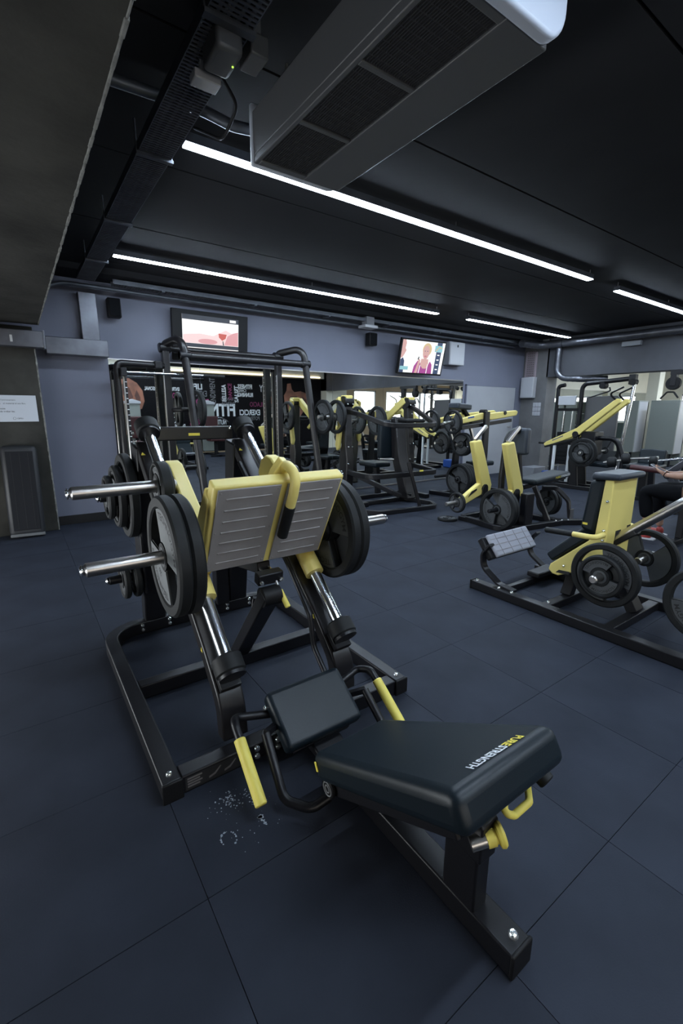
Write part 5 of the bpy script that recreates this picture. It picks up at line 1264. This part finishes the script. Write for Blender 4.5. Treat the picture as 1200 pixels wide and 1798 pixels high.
    B = M((rt, fwd, up)).transposed()
    hb = MB(); c0 = hed+up*.035
    hb.sphere((0, 0, 0), .104, 18, 12, (.83, .96, 1.16)); hb.v = [c0+B @ (p+V((0, -.012, .022))) for p in hb.v]
    keep = []
    for f in hb.f:
        c = sum((hb.v[i] for i in f), V((0, 0, 0)))/len(f); q = B.transposed() @ (c-c0)
        if q.z > .055 or q.y < -.02: keep.append(f)
    hb.f = keep; hb.fm = [0]*len(keep)
    hb.build('hair', HAIR, t, local=True, ang=180)
    fb_ = MB(); fb_.sphere((0, 0, 0), .1, 16, 12, (.80, .92, 1.12)); fb_.v = [c0+B @ p for p in fb_.v]
    fb_.add([c0+B @ V(p) for p in ((-.012, .088, .022), (.012, .088, .022), (.016, .092, -.022), (-.016, .092, -.022), (0, .118, -.018), (0, .094, .024))], [(0, 4, 3), (1, 2, 4), (0, 5, 4), (5, 1, 4), (3, 4, 2)])
    for s in (-1, 1): 
        o_ = len(fb_.v); fb_.sphere((0, 0, 0), .02, 8, 6, (.4, .9, 1.4))
        for i in range(o_, len(fb_.v)): fb_.v[i] = c0+B @ (fb_.v[i]+V((s*.082, -.005, -.002)))
    fb_.build('face', SKIN, body, local=True, ang=120)
    ey = MB()
    for s in (-1, 1):
        o_ = len(ey.v); ey.sphere((0, 0, 0), .009, 8, 6, (1.3, .6, .8))
        for i in range(o_, len(ey.v)): ey.v[i] = c0+B @ (ey.v[i]+V((s*.03, .086, .018)))
    ey.build('eyes', HAIR, body, local=True)
    mo = MB(); mo.sphere((0, 0, 0), .02, 10, 6, (1.1, .35, .30)); mo.v = [c0+B @ (p+V((0, .080, -.052))) for p in mo.v]
    mo.build('mouth', MAR, body, local=True)
    return t
sit = dict(pelvis=(0, 0, .53), chest=(0, -.01, .87), neck=(0, .02, 1.06), head=(0, .04, 1.20), face=(0, .85, -.5),
           hip_l=(-.10, .04, .50), knee_l=(-.15, .47, .50), ankle_l=(-.12, .40, .085), toe_l=(-.12, .55, .05),
           hip_r=(.10, .04, .50), knee_r=(.17, .46, .50), ankle_r=(.17, .40, .085), toe_r=(.19, .55, .05),
           sho_l=(-.19, .01, .97), elb_l=(-.235, .12, .68), wri_l=(-.06, .335, .655), fing_l=(-.02, .42, .69), palm_l=(.45, .1, .88),
           sho_r=(.19, .01, .97), elb_r=(.235, .13, .68), wri_r=(.06, .345, .655), fing_r=(.03, .43, .69), palm_r=(-.45, .1, .88))
person('person in black clothes and red shoes sitting and holding a phone', (5.22, 1.40, 0), 0, sit, CLB, CLB, shoes=(RED, ORG))
t = thing('phone', 'pale phone held in both hands by the seated person', 'phone', (5.22, 1.80, .70))
MB().box((5.215, 1.835, .712), (.072, .140, .009), M.Rotation(math.radians(28), 3, 'X')).build('casing', PLAS, t, bevel=.003)
MB().box((5.215, 1.833, .7168), (.064, .128, .001), M.Rotation(math.radians(28), 3, 'X')).build('screen', S_DK, t)
wr_ = V((5.22-.06-.012, 1.40+.325, .6555)); wd = V((.175, .165, -.005)).normalized()
t2 = MB().tube([wr_+(V((-wd.y, wd.x, 0))*math.cos(6.283*k/18)+V((0, 0, 1))*math.sin(6.283*k/18))*.030 for k in range(18)], .004, 6, True)
tag(t2.build('wristband', CLB), 'dark wristband on the wrist of the seated person', 'wristband')
walk = dict(pelvis=(0, 0, .95), chest=(0, .03, 1.30), neck=(0, .04, 1.50), head=(0, .06, 1.63),
            hip_l=(-.10, 0, .90), knee_l=(-.10, .16, .54), ankle_l=(-.10, .12, .085), toe_l=(-.10, .28, .05),
            hip_r=(.10, 0, .90), knee_r=(.10, -.02, .50), ankle_r=(.10, -.26, .13), toe_r=(.10, -.14, .06),
            sho_l=(-.19, .03, 1.40), elb_l=(-.24, -.05, 1.12), wri_l=(-.20, .18, 1.02),
            sho_r=(.19, .03, 1.40), elb_r=(.24, .04, 1.12), wri_r=(.19, .27, 1.10))
person('person in a blue shirt walking on a treadmill by the windows', (14.3, -.95, .17), math.pi, walk, CLN, CLB, fine=False)
person('person in a charcoal shirt walking on a treadmill by the windows', (15.1, -.95, .17), math.pi, walk, CLG, CLG, fine=False)
